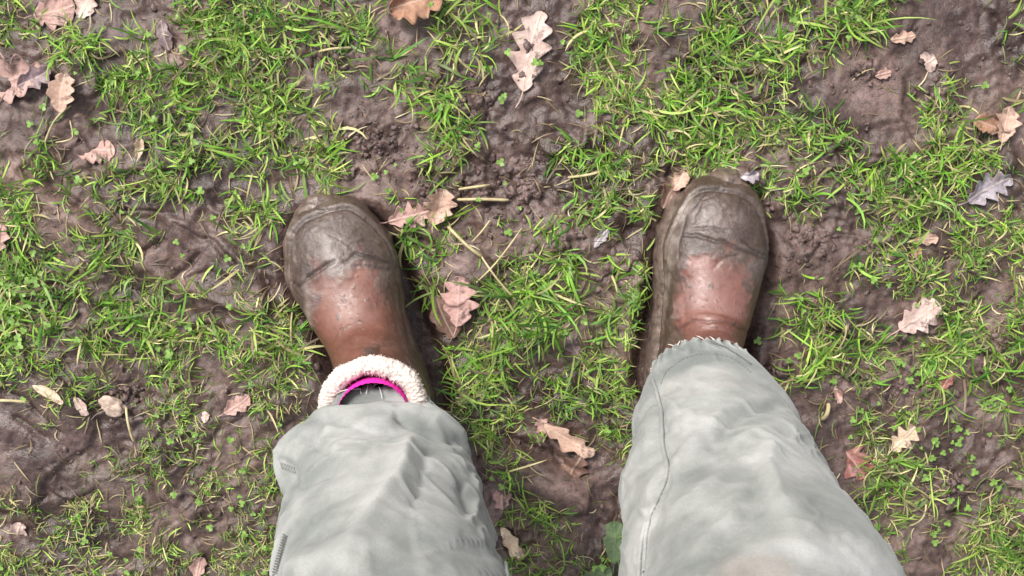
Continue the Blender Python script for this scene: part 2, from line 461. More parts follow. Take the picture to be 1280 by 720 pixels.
wet = np.clip(.34 + 1.3 * fbm2(xf, yf, .12, 3, 91) + .5 * PR.ravel() - 10 * (HH.ravel() - .004), 0, 1)
dry = np.clip(.9 * fbm2(xf, yf, .10, 3, 93) + .35 * SM.ravel() * 0 + 25 * (HH.ravel() - .004), 0, 1) * (1 - wet)
ground = mesh_np('ground', np.stack([xf, yf, HH.ravel()], -1), grid_faces(len(GY), len(GX), False), M_MUD,
                 attrs={'wet': wet, 'dry': dry, 'turf': np.clip(TT.ravel() * 1.3, 0, 1)})
tag(ground, kind='structure')

# ------------------------------------------------------------------ the person: trousers and boots
person = bpy.data.objects.new('person', None); COL.objects.link(person)
person.location = (0, 0, 0)
tag(person, 'person standing in pale faded grey-green trousers and mud-caked brown leather boots', 'person')

def to_world(B, L):
    """boot-local (x right, y forward from the shaft centre, z up) to world"""
    P = np.empty_like(L)
    P[..., 0] = B['shaft'][0] + L[..., 0] * B['right'][0] + L[..., 1] * B['fwd'][0]
    P[..., 1] = B['shaft'][1] + L[..., 0] * B['right'][1] + L[..., 1] * B['fwd'][1]
    P[..., 2] = L[..., 2]; return P

def px_field(P, lines, wob=.012, amp=3, sharp=0):
    """sum of gaussians about lines drawn on the photograph: (points, amplitude, width px)"""
    x, y = pix(P); r = np.zeros(len(P))
    xw = x + amp * fbm3(P, wob, 2, 5); yw = y + amp * fbm3(P, wob, 2, 6)
    for pts, a, wd in lines:
        d, q = seg_dist(xw, yw, pts)
        pr = (1 - sharp) * np.exp(-(d / wd) ** 2) + sharp * np.exp(-1.25 * np.sqrt(d * d + 1.2) / wd)
        r = r + a * pr * np.clip(np.minimum(q, 1 - q) * 6 + .25, 0, 1)
    return r

def make_boot(B, name_mat, lean, side, clean, creases, shade_zone, pale_zone, flange, glint_lines):
    L, zs = B['L'], B['zs']
    t0 = L                                                      # toe tip in local y
    # rows: top y, top z, bottom y, bottom z, half width, sideways shift
    K = [(t0 - .001, .026, t0 - .001, .012, .014, .004 * side), (t0 - .006, .042, t0 - .004, .008, .030, .004 * side),
         (t0 - .018, .055, t0 - .016, .006, .0415, .004 * side), (t0 - .040, .064, t0 - .040, .006, .0505, .003 * side),
         (t0 - .068, .073, t0 - .070, .006, .0570, .002 * side), (t0 - .096, .082, t0 - .105, .006, .0505, 0),
         (t0 - .118, .097, t0 - .150, .006, .0430, 0), (.060, .112, -.005, .006, .0415, 0), (.053, .126, -.045, .010, .0425, 0),
         (.050, .138, -.062, .040, .0445, 0), (.048, .150, -.058, .085, .0445, 0), (.047, zs - .006, -.052, .130, .0450, 0),
         (.046, zs + .004, -.050, zs - .004, .0455, 0)]
    if zs < .15: K[9:] = [(.050, .108, -.062, .040, .0445, 0), (.048, .116, -.058, .075, .0445, 0), (.047, .123, -.053, .105, .0450, 0), (.046, zs + .003, -.050, zs - .004, .0455, 0)]; K[7] = (.062, .100, -.005, .006, .0440, 0); K[8] = (.055, .105, -.045, .010, .0425, 0); K[6] = (t0 - .118, .092, t0 - .150, .006, .0475, 0)
    nu, nv = 230, 200
    k = crom(K, np.linspace(0, 1, nu) ** .9)
    k[:, 4] *= B['ws'] + (1 - B['ws']) * sstep(.09, .15, k[:, 3] * 0 + (k[:, 1] + k[:, 3]) / 2)
    ph = np.linspace(0, 2 * np.pi, nv, endpoint=False)[None, :]
    cy, cz = (k[:, 0] + k[:, 2]) / 2, (k[:, 1] + k[:, 3]) / 2
    ay, az = (k[:, 0] - k[:, 2]) / 2, (k[:, 1] - k[:, 3]) / 2
    u = np.linspace(0, 1, nu)[:, None]
    cs, sn = np.cos(ph), np.sin(ph)
    foot = 1 - sstep(.45, .75, u)
    ex = np.where(cs < 0, 1 - .42 * foot, 1 - .08 * foot)       # boxier at the bottom of the foot
    cc = np.sign(cs) * np.abs(cs) ** ex; ss = np.sign(sn) * np.abs(sn) ** (np.where(cs < 0, 1 - .38 * foot, 1 - .02 * foot))
    G = np.stack([k[:, 5][:, None] + k[:, 4][:, None] * ss, cy[:, None] + ay[:, None] * cc, cz[:, None] + az[:, None] * cc], -1)
    G[..., 0] += lean * sstep(.05, .17, G[..., 2])
    W = to_world(B, G)
    N = grid_normals(W)
    if (N[nu // 3, 0] @ np.array((0, 0, 1))) < 0: N = -N
    P = W.reshape(-1, 3); Nf = N.reshape(-1, 3)
    px, py = pix(P)
    wob = 12 * fbm3(P, .020, 4, 8, .6) + 5 * fbm3(P, .006, 2, 9)
    sdc = poly_sd(px, py, clean) + wob
    front = sstep(-.1, .2, Nf[:, 2] + .35 * Nf[:, 1])
    z = P[:, 2]; foot_v = (foot + 0 * ph).reshape(-1)
    soft = 7 + 34 * np.clip(fbm3(P, .03, 2, 19) + .15, 0, 1)
    mud = 1 - sstep(-2 - soft * .6, soft, sdc) * front
    mud = np.where((front < .5) & (z > .10 + .02 * fbm3(P, .03, 2, 14)), 0, mud)
    mud = np.clip(mud, 0, 1)
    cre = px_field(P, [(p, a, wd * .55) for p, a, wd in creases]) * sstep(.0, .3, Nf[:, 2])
    d = mud * (.0006 + .0006 * np.clip(fbm3(P, .014, 3, 3), -.3, 1) + .0007 * np.clip(fbm3(P, .004, 2, 4), 0, 1))
    ridge = sstep(.15, .5, fbm3(P, .03, 3, 27)) * mud; d = d + ridge * .0005 * (1 + fbm3(P, .006, 2, 28))
    lip = np.exp(-(sdc / 5) ** 2) * mud * front; d = d + .0005 * lip * (1 + fbm3(P, .01, 2, 15))
    d = d + .0009 * fbm3(P, .035, 2, 17)
    low = 1 - sstep(.012, .05, z); d = d + low * mud * (.001 + .0035 * np.clip(fbm3(P, .018, 3, 23), -.2, 1))
    # rand: a groove round the shoe above the sole, and the mud that sits on it
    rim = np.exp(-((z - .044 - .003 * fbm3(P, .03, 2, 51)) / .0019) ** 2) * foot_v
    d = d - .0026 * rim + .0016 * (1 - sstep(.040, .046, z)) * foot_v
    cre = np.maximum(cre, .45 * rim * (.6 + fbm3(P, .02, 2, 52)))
    # specks and smears of mud on the leather, worn spots in the mud
    sp = .6 * sstep(.56, .62, fbm3(P, .0032, 2, 53) + .35 * fbm3(P, .03, 2, 54)); sm = sstep(.27, .42, fbm3(P * np.array((1, 1, .5)), .016, 3, 55) - .0025 * np.clip(sdc, 0, 60))
    wn = sstep(.30, .42, fbm3(P, .012, 3, 56)) * sstep(-40, 0, sdc) * .8
    mud = np.clip(np.maximum(mud * (1 - wn), .85 * np.maximum(sp, sm * front * (sdc > -3))), 0, 1); d = d + .0005 * sp
    wf = np.clip(px_field(P, glint_lines, .02, 6) * np.clip(.55 + 1.3 * fbm3(P, .012, 3, 58), 0, 1), 0, 1); d = d + .0018 * wf; mud = np.maximum(mud, wf)
    d = d - .0024 * np.clip(cre, -1, 1.2)
    P = P + Nf * d[:, None]
    dz = np.zeros(len(P))
    for poly, a, soft in shade_zone: dz = np.maximum(dz, a * sstep(-soft, soft, poly_sd(px, py, poly) + wob))
    pz = np.zeros(len(P))
    for poly, a, soft in pale_zone: pz = np.maximum(pz, a * sstep(-soft, soft, poly_sd(px, py, poly) + 1.3 * wob))
    pz = np.clip(pz * (.55 + .6 * fbm3(P, .015, 3, 18)), 0, 1)
    # close the toe
    V = np.concatenate([P, P[:nv].mean(0)[None]])
    tip = nu * nv; j = np.arange(nv)
    tri = np.stack([np.full(nv, tip), (j + 1) % nv, j], -1)
    z1 = lambda a: np.append(a, a[:nv].mean())
    o = mesh_np('boot', V, [grid_faces(nu, nv), tri], name_mat, person,
                {'mud': z1(mud), 'film': z1(np.clip(sstep(.034, .052, z + .012 * fbm3(P, .03, 3, 37)) * (.55 + .9 * fbm3(P, .02, 3, 38)), 0, 1)), 'crust_glint': z1(wf), 'crease_shade': np.clip(z1(cre), 0, 1) * .7, 'dark': z1(dz), 'pale': z1(pz)}, origin=(B['shaft'][0], B['shaft'][1], 0))
    outward(o, lambda c: np.stack([0 * c[:, 0], c[:, 1], np.full(len(c), .035)], -1))
    md = o.modifiers.new('thick', 'SOLIDIFY'); md.thickness = .0022; md.offset = -1
    # sole with the mud that has gathered on its edge
    ns, nr = 240, 16
    a = np.linspace(0, 2 * np.pi, ns, endpoint=False)
    y0, y1 = -.070, t0 + .006
    yy = (y0 + y1) / 2 + (y1 - y0) / 2 * np.sign(np.cos(a)) * np.abs(np.cos(a)) ** .92
    un = (yy - y0) / (y1 - y0)
    hw = np.interp(un, [0, .06, .15, .3, .45, .6, .75, .88, .96, 1], [.012, .026, .034, .036, .037, .047, .057, .050, .031, .009])
    hw = hw * np.abs(np.sin(a)) ** .35 * B['ws']
    sx = np.sign(np.sin(a))
    cx, cyc = hw * sx, yy
    fl = np.interp(un, [0, .2, .5, .8, 1], [1.0, 1.0, .9, .75, .3])
    outx = fl * np.where(sx < 0, flange[0], flange[1]) * np.abs(np.sin(a)) ** .5
    prof = [(.0, -.014), (.55, -.012), (1, -.004), (1.0, .006), (.92, .015), (.75, .021), (.45, .025), (0, .028), (-.6, .030), (-1.5, .030)]
    pr = crom(np.array(prof), np.linspace(0, 1, nr))
    Gs = np.empty((nr, ns, 3))
    for i, (q, zz) in enumerate(pr):
        Gs[i, :, 0] = cx + sx * (outx + .003) * q - np.where(q < 0, cx * .12 * -q, 0) ; Gs[i, :, 1] = cyc + np.cos(a) * .006 * q; Gs[i, :, 2] = zz
    Ws = to_world(B, Gs); Pn = Ws.reshape(-1, 3)
    Ns = np.stack([Pn[:, 0] - np.repeat(Ws.mean((0, 1))[None, 0], len(Pn)), Pn[:, 1] - Ws.mean((0, 1))[1], np.full(len(Pn), .04)], -1)
    Ns = Ns / np.linalg.norm(Ns, axis=1, keepdims=True)
    Pn = Pn + Ns * (.004 * fbm3(Pn, .03, 3, 71) + .0022 * fbm3(Pn, .009, 3, 72))[:, None]
    so_ = mesh_np('sole', Pn, [grid_faces(nr, ns), np.arange(ns)[None, ::-1]], M_SOLE, o, origin=(B['shaft'][0], B['shaft'][1], 0))
    return o

M_BOOT_L = boot_mat('brown_leather', (.082, .031, .021), (.145, .060, .043), (.25, .135, .110))
M_BOOT_R = boot_mat('reddish_leather', (.090, .033, .024), (.155, .063, .048), (.23, .130, .116))
boot_l = make_boot(BL, M_BOOT_L, .004, 1,
    clean=[(391, 352), (400, 346), (413, 350), (425, 342), (440, 338), (452, 332), (470, 346), (488, 372), (505, 420), (540, 520), (400, 520), (402, 450), (392, 400)],
    creases=[([(352, 352), (372, 357), (398, 338), (418, 326)], 1.0, 3.4), ([(425, 330), (445, 318), (470, 322), (492, 331)], .8, 2.6), ([(440, 334), (462, 333), (490, 340)], .5, 2.4),
             ([(372, 272), (390, 262), (412, 263)], .7, 2.4), ([(432, 308), (455, 300), (484, 306)], .35, 2.2), ([(408, 292), (425, 300), (440, 312)], .25, 2.2),
             ([(432, 438), (460, 430), (500, 432)], .25, 5), ([(425, 452), (465, 442), (505, 446)], .2, 4)],
    shade_zone=[([(478, 350), (540, 350), (540, 480), (500, 470)], .45, 14)],
    pale_zone=[([(405, 335), (430, 345), (425, 375), (405, 380)], .8, 8), ([(420, 345), (460, 340), (470, 400), (420, 405)], .45, 20), ([(455, 425), (500, 425), (505, 440), (455, 437)], .55, 6)],
    flange=(.010, .002), glint_lines=[([(353, 335), (360, 365), (372, 400), (388, 440)], 1, 6), ([(382, 350), (386, 380), (392, 410)], .8, 4), ([(362, 290), (368, 310), (372, 330)], .7, 3)])
boot_r = make_boot(BR, M_BOOT_R, .002, -1,
    clean=[(862, 326), (880, 318), (900, 322), (925, 332), (938, 350), (943, 390), (946, 470), (835, 470), (842, 420), (848, 380), (856, 350)],
    creases=[([(848, 292), (872, 296), (905, 302), (935, 316), (958, 326)], 1.0, 3.2), ([(862, 288), (890, 286), (912, 290)], .7, 2.8), ([(925, 298), (940, 312), (958, 320)], .8, 2.4),
             ([(890, 338), (905, 322), (926, 317)], .7, 2.0), ([(866, 262), (884, 240), (915, 232), (940, 236)], .55, 2.6), ([(868, 278), (878, 252), (905, 240)], .35, 2.4),
             ([(848, 330), (850, 300), (860, 270)], .4, 2.4), ([(838, 414), (870, 400), (915, 404), (940, 418)], .45, 4)],
    shade_zone=[([(838, 412), (880, 404), (940, 414), (945, 470), (830, 470)], .3, 8), ([(936, 330), (970, 330), (970, 470), (940, 440)], .5, 9)],
    pale_zone=[([(866, 325), (905, 322), (935, 345), (935, 395), (880, 400), (858, 380)], .75, 14), ([(842, 382), (852, 380), (850, 395), (843, 394)], 1.0, 3)],
    flange=(.015, .002), glint_lines=[([(852, 262), (842, 300), (838, 345), (834, 400)], .9, 4), ([(842, 380), (846, 390), (843, 402)], 1, 4), ([(868, 240), (856, 258), (848, 280)], .8, 3), ([(912, 224), (935, 222), (950, 232)], .6, 3)])
boot_l['label'] = 'boot on the left with a cream fleece collar, toe caked in wet mud'
boot_r['label'] = 'boot on the right with its collar hidden under the trouser hem and a wide muddy edge'

# fleece collar
def fleece(B, lean, r, parent, zoff=0.0, tilt=0.0, cy=.0445, oy=-.002):
    nu, nv = 420, 40
    a = np.linspace(0, 2 * np.pi, nu, endpoint=False); b = np.linspace(0, 2 * np.pi, nv, endpoint=False)
    A, Bb = np.meshgrid(a, b, indexing='ij')
    cx = .0405
    zc = B['zs'] + zoff + .002 * np.cos(A) + tilt * np.sin(A)
    G = np.stack([(cx + r * np.cos(Bb)) * np.sin(A) + lean, (cy + r * np.cos(Bb)) * np.cos(A) + oy, zc + r * 1.05 * np.sin(Bb)], -1)
    P = to_world(B, G).reshape(-1, 3)
    C = to_world(B, np.stack([cx * np.sin(A) + lean, cy * np.cos(A) + oy, zc], -1)).reshape(-1, 3)
    N = (P - C); N = N / np.linalg.norm(N, axis=1, keepdims=True)
    c1 = 1 - np.abs(vn3(P[:, 0] / .0030, P[:, 1] / .0030, P[:, 2] / .0030, 5)) * 1.0
    P = P + N * (.0022 * fbm3(P, .014, 2, 33) + .0018 * (c1 - .6) + .0008 * fbm3(P, .002, 2, 35))[:, None]
    f = grid_faces(nu, nv); wrap = np.stack([(nu - 1) * nv + np.arange(nv), (nu - 1) * nv + (np.arange(nv) + 1) % nv, (np.arange(nv) + 1) % nv, np.arange(nv)], -1)
    # loose curls of wool
    n = 2600; idx = rng.integers(0, len(P), n); segs = 4
    base = P[idx] - N[idx] * .0005; t1 = np.cross(N[idx], rng.normal(size=(n, 3))); t1 /= np.linalg.norm(t1, axis=1, keepdims=True); t2 = np.cross(N[idx], t1)
    Ls = rng.uniform(.0010, .0026, n); cv = rng.uniform(.8, 2.6, n); pts = []
    for s in np.linspace(0, 1, segs):
        pts.append(base + N[idx] * (Ls * np.sin(s * 1.5))[:, None] * .8 + t1 * (Ls * .5 * (1 - np.cos(s * cv)))[:, None])
    Vs, Fs = [], []; off = len(P)
    wd = .00022
    for i in range(segs):
        Vs += [pts[i] - t2 * wd, pts[i] + t2 * wd]
    Vs = np.stack(Vs, 1).reshape(-1, 3)
    bb = (np.arange(n) * segs * 2)[:, None]
    Fs = np.concatenate([bb + np.array([2 * i, 2 * i + 1, 2 * i + 3, 2 * i + 2]) for i in range(segs - 1)]) + off
    return mesh_np('fleece_collar', np.concatenate([P, Vs]), [f, wrap, Fs], M_FLEECE, parent, origin=(B['shaft'][0], B['shaft'][1], B['zs']))
fleece(BL, .004, .0086, boot_l, .004, .008, .034, .0085)

# pink sock inside the left collar
def sock(B, lean):
    nu, nv = 60, 120
    a = np.linspace(0, 2 * np.pi, nv, endpoint=False)[None, :]; q = np.linspace(0, 1, nu)[:, None]
    rx = .0330 - .002 * q + .0003 * np.sin(a * 40); ry = .0290 - .002 * q + .0003 * np.sin(a * 40)
    G = np.stack([rx * np.sin(a) + lean + 0 * q, ry * np.cos(a) + .006 - .002 * q, B['zs'] - .06 + .0845 * q + 0 * a], -1)
    P = to_world(B, G).reshape(-1, 3); P = P + .0012 * fbm3(P, .02, 2, 44)[:, None]
    return mesh_np('sock', P, [grid_faces(nu, nv)], M_SOCK, person, origin=(B['shaft'][0], B['shaft'][1], B['zs']))
sock(BL, .004)

# trousers ------------------------------------------------------------
RL = [(531, .171, .0330, 408, 545), (536, .177, .0350, 404, 549), (546, .184, .0330, 382, 570), (566, .196, .0420, 346, 590), (590, .213, .0520, 348, 592),
      (615, .236, .0620, 358, 597), (650, .270, .0720, 352, 611), (690, .310, .080, 343, 621), (730, .350, .084, 339, 629), (800, .430, .088, 333, 655)]
RR = [(480, .133, .041, 814, 944), (487, .140, .043, 808, 949), (506, .152, .050, 801, 972), (528, .168, .055, 794, 991), (546, .184, .060, 791, 1001),
      (560, .196, .062, 796, 1002), (585, .220, .068, 785, 1020), (625, .260, .075, 777, 1043), (670, .305, .080, 777, 1066), (720, .355, .085, 781, 1096), (790, .430, .088, 792, 1138)]
WY = -.235                                                       # the waist leans back a little over the heels
def leg_rows(rows, sgn, xm):
    K = []
    for py, z, hd, xl, xr in rows:
        a, b = at(xl, py, z), at(xr, py, z)
        K.append(((a[0] + b[0]) / 2, a[1], z, (b[0] - a[0]) / 2, hd))
    x, y = K[-1][0], K[-1][1]
    for z, f, hw, hd in ((.53, .35, .096, .092), (.64, .65, .098, .098), (.75, .92, .098, .108), (.82, 1.0, .094, .115)):
        K.append((x * (1 - f) + (xm + sgn * .088) * f, y * (1 - f) + WY * f, z, hw, hd))
    return K
XM = .02
FOLDS_L = [([(400, 540), (440, 532), (470, 524), (500, 520)], .0028, 5), ([(540, 522), (556, 540), (572, 562)], .0028, 5), ([(372, 548), (392, 560), (420, 566)], -.0026, 5), ([(455, 545), (485, 552), (512, 566)], -.0022, 5), ([(515, 548), (492, 610), (448, 690), (430, 720)], .0050, 26), ([(400, 514), (425, 504), (455, 499), (485, 498), (520, 503), (552, 516)], -.0030, 4), ([(388, 526), (430, 513), (480, 508), (530, 514), (570, 532)], .0040, 6),
           ([(594, 560), (604, 600), (616, 640), (628, 690)], -.0015, 4), ([(404, 620), (440, 600), (470, 575)], .0020, 9), ([(440, 690), (470, 660), (520, 640)], .0016, 9),
           ([(352, 585), (360, 560), (400, 528), (470, 512)], .0030, 9), ([(372, 528), (420, 528), (470, 534), (512, 540)], -.0035, 7),
           ([(492, 512), (530, 532), (582, 556)], -.0060, 8), ([(500, 505), (545, 520), (588, 548)], .004, 8),
           ([(512, 545), (500, 590), (480, 630), (440, 690)], .0042, 12), ([(536, 560), (525, 600), (515, 640)], -.0030, 12),
           ([(352, 600), (380, 604), (420, 590)], -.0035, 9), ([(345, 575), (360, 592), (362, 612)], -.003, 6),
           ([(575, 600), (588, 625), (594, 640)], -.0045, 7), ([(560, 575), (590, 590), (604, 615)], .003, 6), ([(600, 625), (596, 640), (590, 646)], .003, 5),
           ([(350, 712), (400, 702), (460, 690), (500, 680)], .0045, 10), ([(370, 672), (430, 655), (470, 640)], -.0025, 12), ([(500, 685), (560, 678), (630, 690)], -.003, 12),
           ([(520, 640), (545, 660), (580, 668)], .002, 10), ([(400, 560), (440, 570), (480, 560)], .0015, 14)]
FOLDS_R = [([(955, 545), (962, 600), (985, 650), (1010, 700)], .0040, 26), ([(816, 474), (826, 510), (828, 555), (834, 590), (822, 625), (806, 660), (800, 700), (799, 735)], -.0026, 5), ([(822, 490), (838, 505), (848, 520)], .0022, 5), ([(836, 600), (850, 570), (880, 545)], .0022, 8),
           ([(830, 455), (870, 438), (910, 440), (944, 462)], -.0020, 5), ([(838, 640), (860, 615), (900, 600)], .0014, 10),
           ([(884, 566), (905, 535), (935, 516), (984, 510)], -.0060, 11), ([(880, 540), (905, 515), (940, 503), (975, 500)], .0035, 10), ([(905, 566), (935, 545), (975, 535), (1000, 540)], .004, 9),
           ([(826, 535), (838, 545), (852, 538)], -.0035, 9), ([(800, 545), (815, 530), (838, 522)], .003, 8), ([(790, 590), (815, 580), (850, 560)], -.003, 8),
           ([(960, 560), (962, 600), (975, 632), (1005, 645)], .0040, 10), ([(940, 585), (940, 620), (955, 650)], -.002, 12),
           ([(858, 698), (890, 665), (925, 632)], .0028, 7), ([(880, 705), (915, 670), (945, 640)], -.0020, 9),
           ([(900, 718), (940, 700), (990, 692), (1040, 700)], .0035, 12), ([(800, 620), (815, 600), (835, 585)], .0022, 6), ([(790, 650), (805, 640), (818, 610)], -.002, 7),
           ([(990, 600), (1015, 640), (1050, 680)], -.0018, 14), ([(850, 480), (900, 470), (940, 482)], .0016, 12)]
def leg(K, folds, seed, hem_ruffle):
    nu, nv = 330, 260
    t = np.linspace(0, 1, nu) ** 1.55
    k = crom(K, t)
    a = np.linspace(0, 2 * np.pi, nv, endpoint=False)[None, :]
    sn, cs = np.sin(a), np.cos(a)
    hx = (.22 * np.exp(-((k[:, 2] - K[0][2]) / .010) ** 2) if K[0][2] > .15 else 0 * k[:, 2])[:, None]
    G = np.stack([k[:, 0][:, None] + k[:, 3][:, None] * np.sign(sn) * np.abs(sn) ** (.92 - hx), k[:, 1][:, None] + k[:, 4][:, None] * np.sign(cs) * np.abs(cs) ** (.95 - 1.3 * hx),
                  np.repeat(k[:, 2][:, None], nv, 1)], -1)
    # hem: rolled, puckered edge
    hm = np.exp(-((k[:, 2] - K[0][2]) / (.006 if K[0][2] > .15 else .010)) ** 2)[:, None]
    N = grid_normals(G)
    if (N[nu // 2, 0] @ np.array((0, 1, 0))) < 0: N = -N
    P, Nf = G.reshape(-1, 3), N.reshape(-1, 3)
    fr = sstep(-.15, .25, Nf[:, 1] + .5 * Nf[:, 2])
    f = 1.35 * px_field(P, folds, .06, 9, .75) * fr
    g = .0042 * fbm3(P * np.array((1, 1, .8)), .11, 3, seed, .5) + .0016 * fbm3(P, .022, 2, seed + 3)
    cw_ = np.zeros(len(P))
    for q, (dx, dz, am) in enumerate(((.8, .6, .0034), (-.7, .7, .0030), (.2, 1., .0022))):   # sharp little drag creases in three directions
        al, ac = P[:, 0] * dx + P[:, 2] * dz, -P[:, 0] * dz + P[:, 2] * dx
        cr = fbm3(np.stack([al / 3.2, ac, P[:, 1]], -1), .034, 2, seed + 20 + q)
        e = .7 * am * np.clip(1 - np.abs(cr) / .13, 0, 1) ** 1.2 * sstep(-.05, .35, fbm3(P, .07, 2, seed + 30 + q)); g = g + e; cw_ = cw_ + e * (np.abs(cr) < .05)
    # soft diagonal drag folds on the sides that the photograph does not show
    s = P[:, 2] * 1.0 + .35 * P[:, 0] + .02 * fbm3(P, .08, 2, seed + 7)
    g = g + (1 - fr) * .0045 * np.sin(s * 95 + 3 * fbm3(P, .1, 2, seed + 9)) * (1 - sstep(.5, .7, P[:, 2]))
    av = np.repeat(a, nu, 0).reshape(-1)
    g = g + hem_ruffle * hm.repeat(nv, 1).reshape(-1) * (np.sin(av * 34 + 4 * fbm3(P, .03, 2, seed + 11)) + .6 * np.sin(av * 57))
    g = g * (1 - .6 * sstep(.6, .8, P[:, 2]))
    P = P + Nf * (f + g)[:, None]
    P[:, 2] += (hm.repeat(nv, 1).reshape(-1)) * .003 * fbm3(P, .02, 2, seed + 13)
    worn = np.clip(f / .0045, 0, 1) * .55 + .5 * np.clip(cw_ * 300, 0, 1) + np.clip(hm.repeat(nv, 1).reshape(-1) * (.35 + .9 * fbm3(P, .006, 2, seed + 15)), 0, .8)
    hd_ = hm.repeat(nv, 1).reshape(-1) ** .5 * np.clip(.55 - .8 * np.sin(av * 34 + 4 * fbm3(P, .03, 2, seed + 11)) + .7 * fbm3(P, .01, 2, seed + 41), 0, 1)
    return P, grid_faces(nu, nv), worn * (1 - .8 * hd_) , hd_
KL, KR = leg_rows(RL, -1, XM), leg_rows(RR, 1, XM)
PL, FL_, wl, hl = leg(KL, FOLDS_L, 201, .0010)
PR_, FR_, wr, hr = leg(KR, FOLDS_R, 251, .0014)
# hips, joined over the legs
hz = np.array([.76, .79, .83, .88, .93, .97, 1.0]); hwd = np.array([.10, .165, .178, .182, .172, .160, .156]); hdp = np.array([.085, .112, .122, .124, .115, .105, .102])
nh, nvh = 50, 160
kk = crom(np.stack([hz, hwd, hdp], -1), np.linspace(0, 1, nh)); ah = np.linspace(0, 2 * np.pi, nvh, endpoint=False)[None, :]
GH = np.stack([XM + kk[:, 1][:, None] * np.sin(ah), WY + kk[:, 2][:, None] * np.cos(ah), np.repeat(kk[:, 0][:, None], nvh, 1)], -1).reshape(-1, 3)
GH += (.003 * fbm3(GH, .06, 3, 271))[:, None]
b1, b2 = len(PL), len(PL) + len(PR_)
VT = np.concatenate([PL, PR_, GH])
stain = np.clip(1.6 * fbm3(VT, .05, 3, 281) - .9, 0, .12) * (VT[:, 2] < .45)
pxv, pyv = pix(VT)
stain = np.maximum(stain, .38 * (1 - sstep(.5, 1.1, np.hypot((pxv - 945) / 60, (pyv - 712) / 24))) * (VT[:, 2] < .6))
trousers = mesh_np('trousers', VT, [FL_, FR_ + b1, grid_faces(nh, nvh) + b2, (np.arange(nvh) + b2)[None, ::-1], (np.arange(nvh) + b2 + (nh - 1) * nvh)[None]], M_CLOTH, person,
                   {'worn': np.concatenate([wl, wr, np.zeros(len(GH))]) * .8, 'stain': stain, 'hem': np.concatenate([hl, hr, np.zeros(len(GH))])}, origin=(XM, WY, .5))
outward(trousers, lambda c: np.stack([np.where(c[:, 2] > .28, 0 * c[:, 0], np.where(c[:, 0] < 0, np.interp(c[:, 2] + .5, [r[2] for r in KL], [r[0] - XM for r in KL]), np.interp(c[:, 2] + .5, [r[2] for r in KR], [r[0] - XM for r in KR]))), np.interp(c[:, 2] + .5, [r[2] for r in KL], [r[1] - WY for r in KL]), c[:, 2]], -1))
md = trousers.modifiers.new('thick', 'SOLIDIFY'); md.thickness = .0014; md.offset = -1

allF = np.concatenate([FL_, FR_ + b1])
BVH = BVHTree.FromPolygons([Vector(v) for v in VT[:b2].tolist()], allF.tolist())
def on_cloth(px, py, lift=.0004):
    o, d = ray(px, py); h = BVH.ray_cast(o, d)
    if h[0] is None: return None, None
    n = h[1] if h[1].dot(d) < 0 else -h[1]
    return np.array(h[0] + n * lift), np.array(n)

def tubes(paths, r, ns=6):
    """list of (n,3) polylines -> verts, faces"""
    V, Fq, off = [], [], 0
    for P in paths:
        P = np.asarray(P, float)
        if len(P) < 2: continue
        T = np.gradient(P, axis=0); T /= np.linalg.norm(T, axis=1, keepdims=True) + 1e-12
        ref = np.where(np.abs(T[:, 2:3]) > .9, np.array([[1., 0, 0]]), np.array([[0, 0, 1.]]))
        A = np.cross(T, ref); A /= np.linalg.norm(A, axis=1, keepdims=True); Bv = np.cross(T, A)
        a = np.linspace(0, 2 * np.pi, ns, endpoint=False)
        rr = np.full(len(P), r); rr[0] *= .6; rr[-1] *= .6
        ring = P[:, None] + rr[:, None, None] * (A[:, None] * np.cos(a)[None, :, None] + Bv[:, None] * np.sin(a)[None, :, None])
        V.append(ring.reshape(-1, 3)); Fq.append(grid_faces(len(P), ns) + off); off += len(P) * ns
    return np.concatenate(V), np.concatenate(Fq)

def cloth_line(pts, n=120):
    pts = crom(np.array(pts, float), np.linspace(0, 1, n)); r = []
    for p in pts:
        h, nn = on_cloth(*p)
        if h is not None and h[2] < .6: r.append(h)
    return np.array(r)

def smooth_path(P, k=2):
    for _ in range(k): P[1:-1] = (P[:-2] + 2 * P[1:-1] + P[2:]) / 4
    return P
def sub(name, paths, r, mat, ns=6):
    paths = [p for p in paths if len(p) > 1]
    if not paths: return None
    v, f = tubes(paths, r, ns)
    return mesh_np(name, v, f, mat, trousers, origin=parent_loc(trousers))
SEAMS = [[(816, 474), (826, 510), (828, 555), (834, 590), (822, 625), (806, 660), (800, 700), (799, 735)],
         [(834, 590), (818, 630), (808, 668), (806, 715)],
         [(594, 560), (604, 600), (616, 640), (628, 690), (634, 725)], [(356, 668), (352, 690), (347, 716)], [(826, 480), (838, 460), (870, 444), (910, 446), (942, 468)]]
stp, sgp = [], []
for q, s in enumerate(SEAMS):
    stp = []
    for o_ in ((-2.2, 2.2) if q in (0, 2) else (0,)):
        P = cloth_line([(a + o_, b) for a, b in s], 160)
        if len(P) < 20: continue
        L = np.concatenate([[0], np.cumsum(np.linalg.norm(np.diff(P, axis=0), axis=1))])
        tt = np.arange(0, L[-1] - .003, .0042)
        for a in tt:
            u = np.linspace(a, a + .0027, 4); stp.append(np.stack([np.interp(u, L, P[:, i]) for i in range(3)], -1))
    if q in (0, 1, 2): sub('seam', [smooth_path(cloth_line(s, 160), 4)], .0017, M_CLOTH, 8)
    if stp: sub('stitching', stp, .00032, M_STITCH)
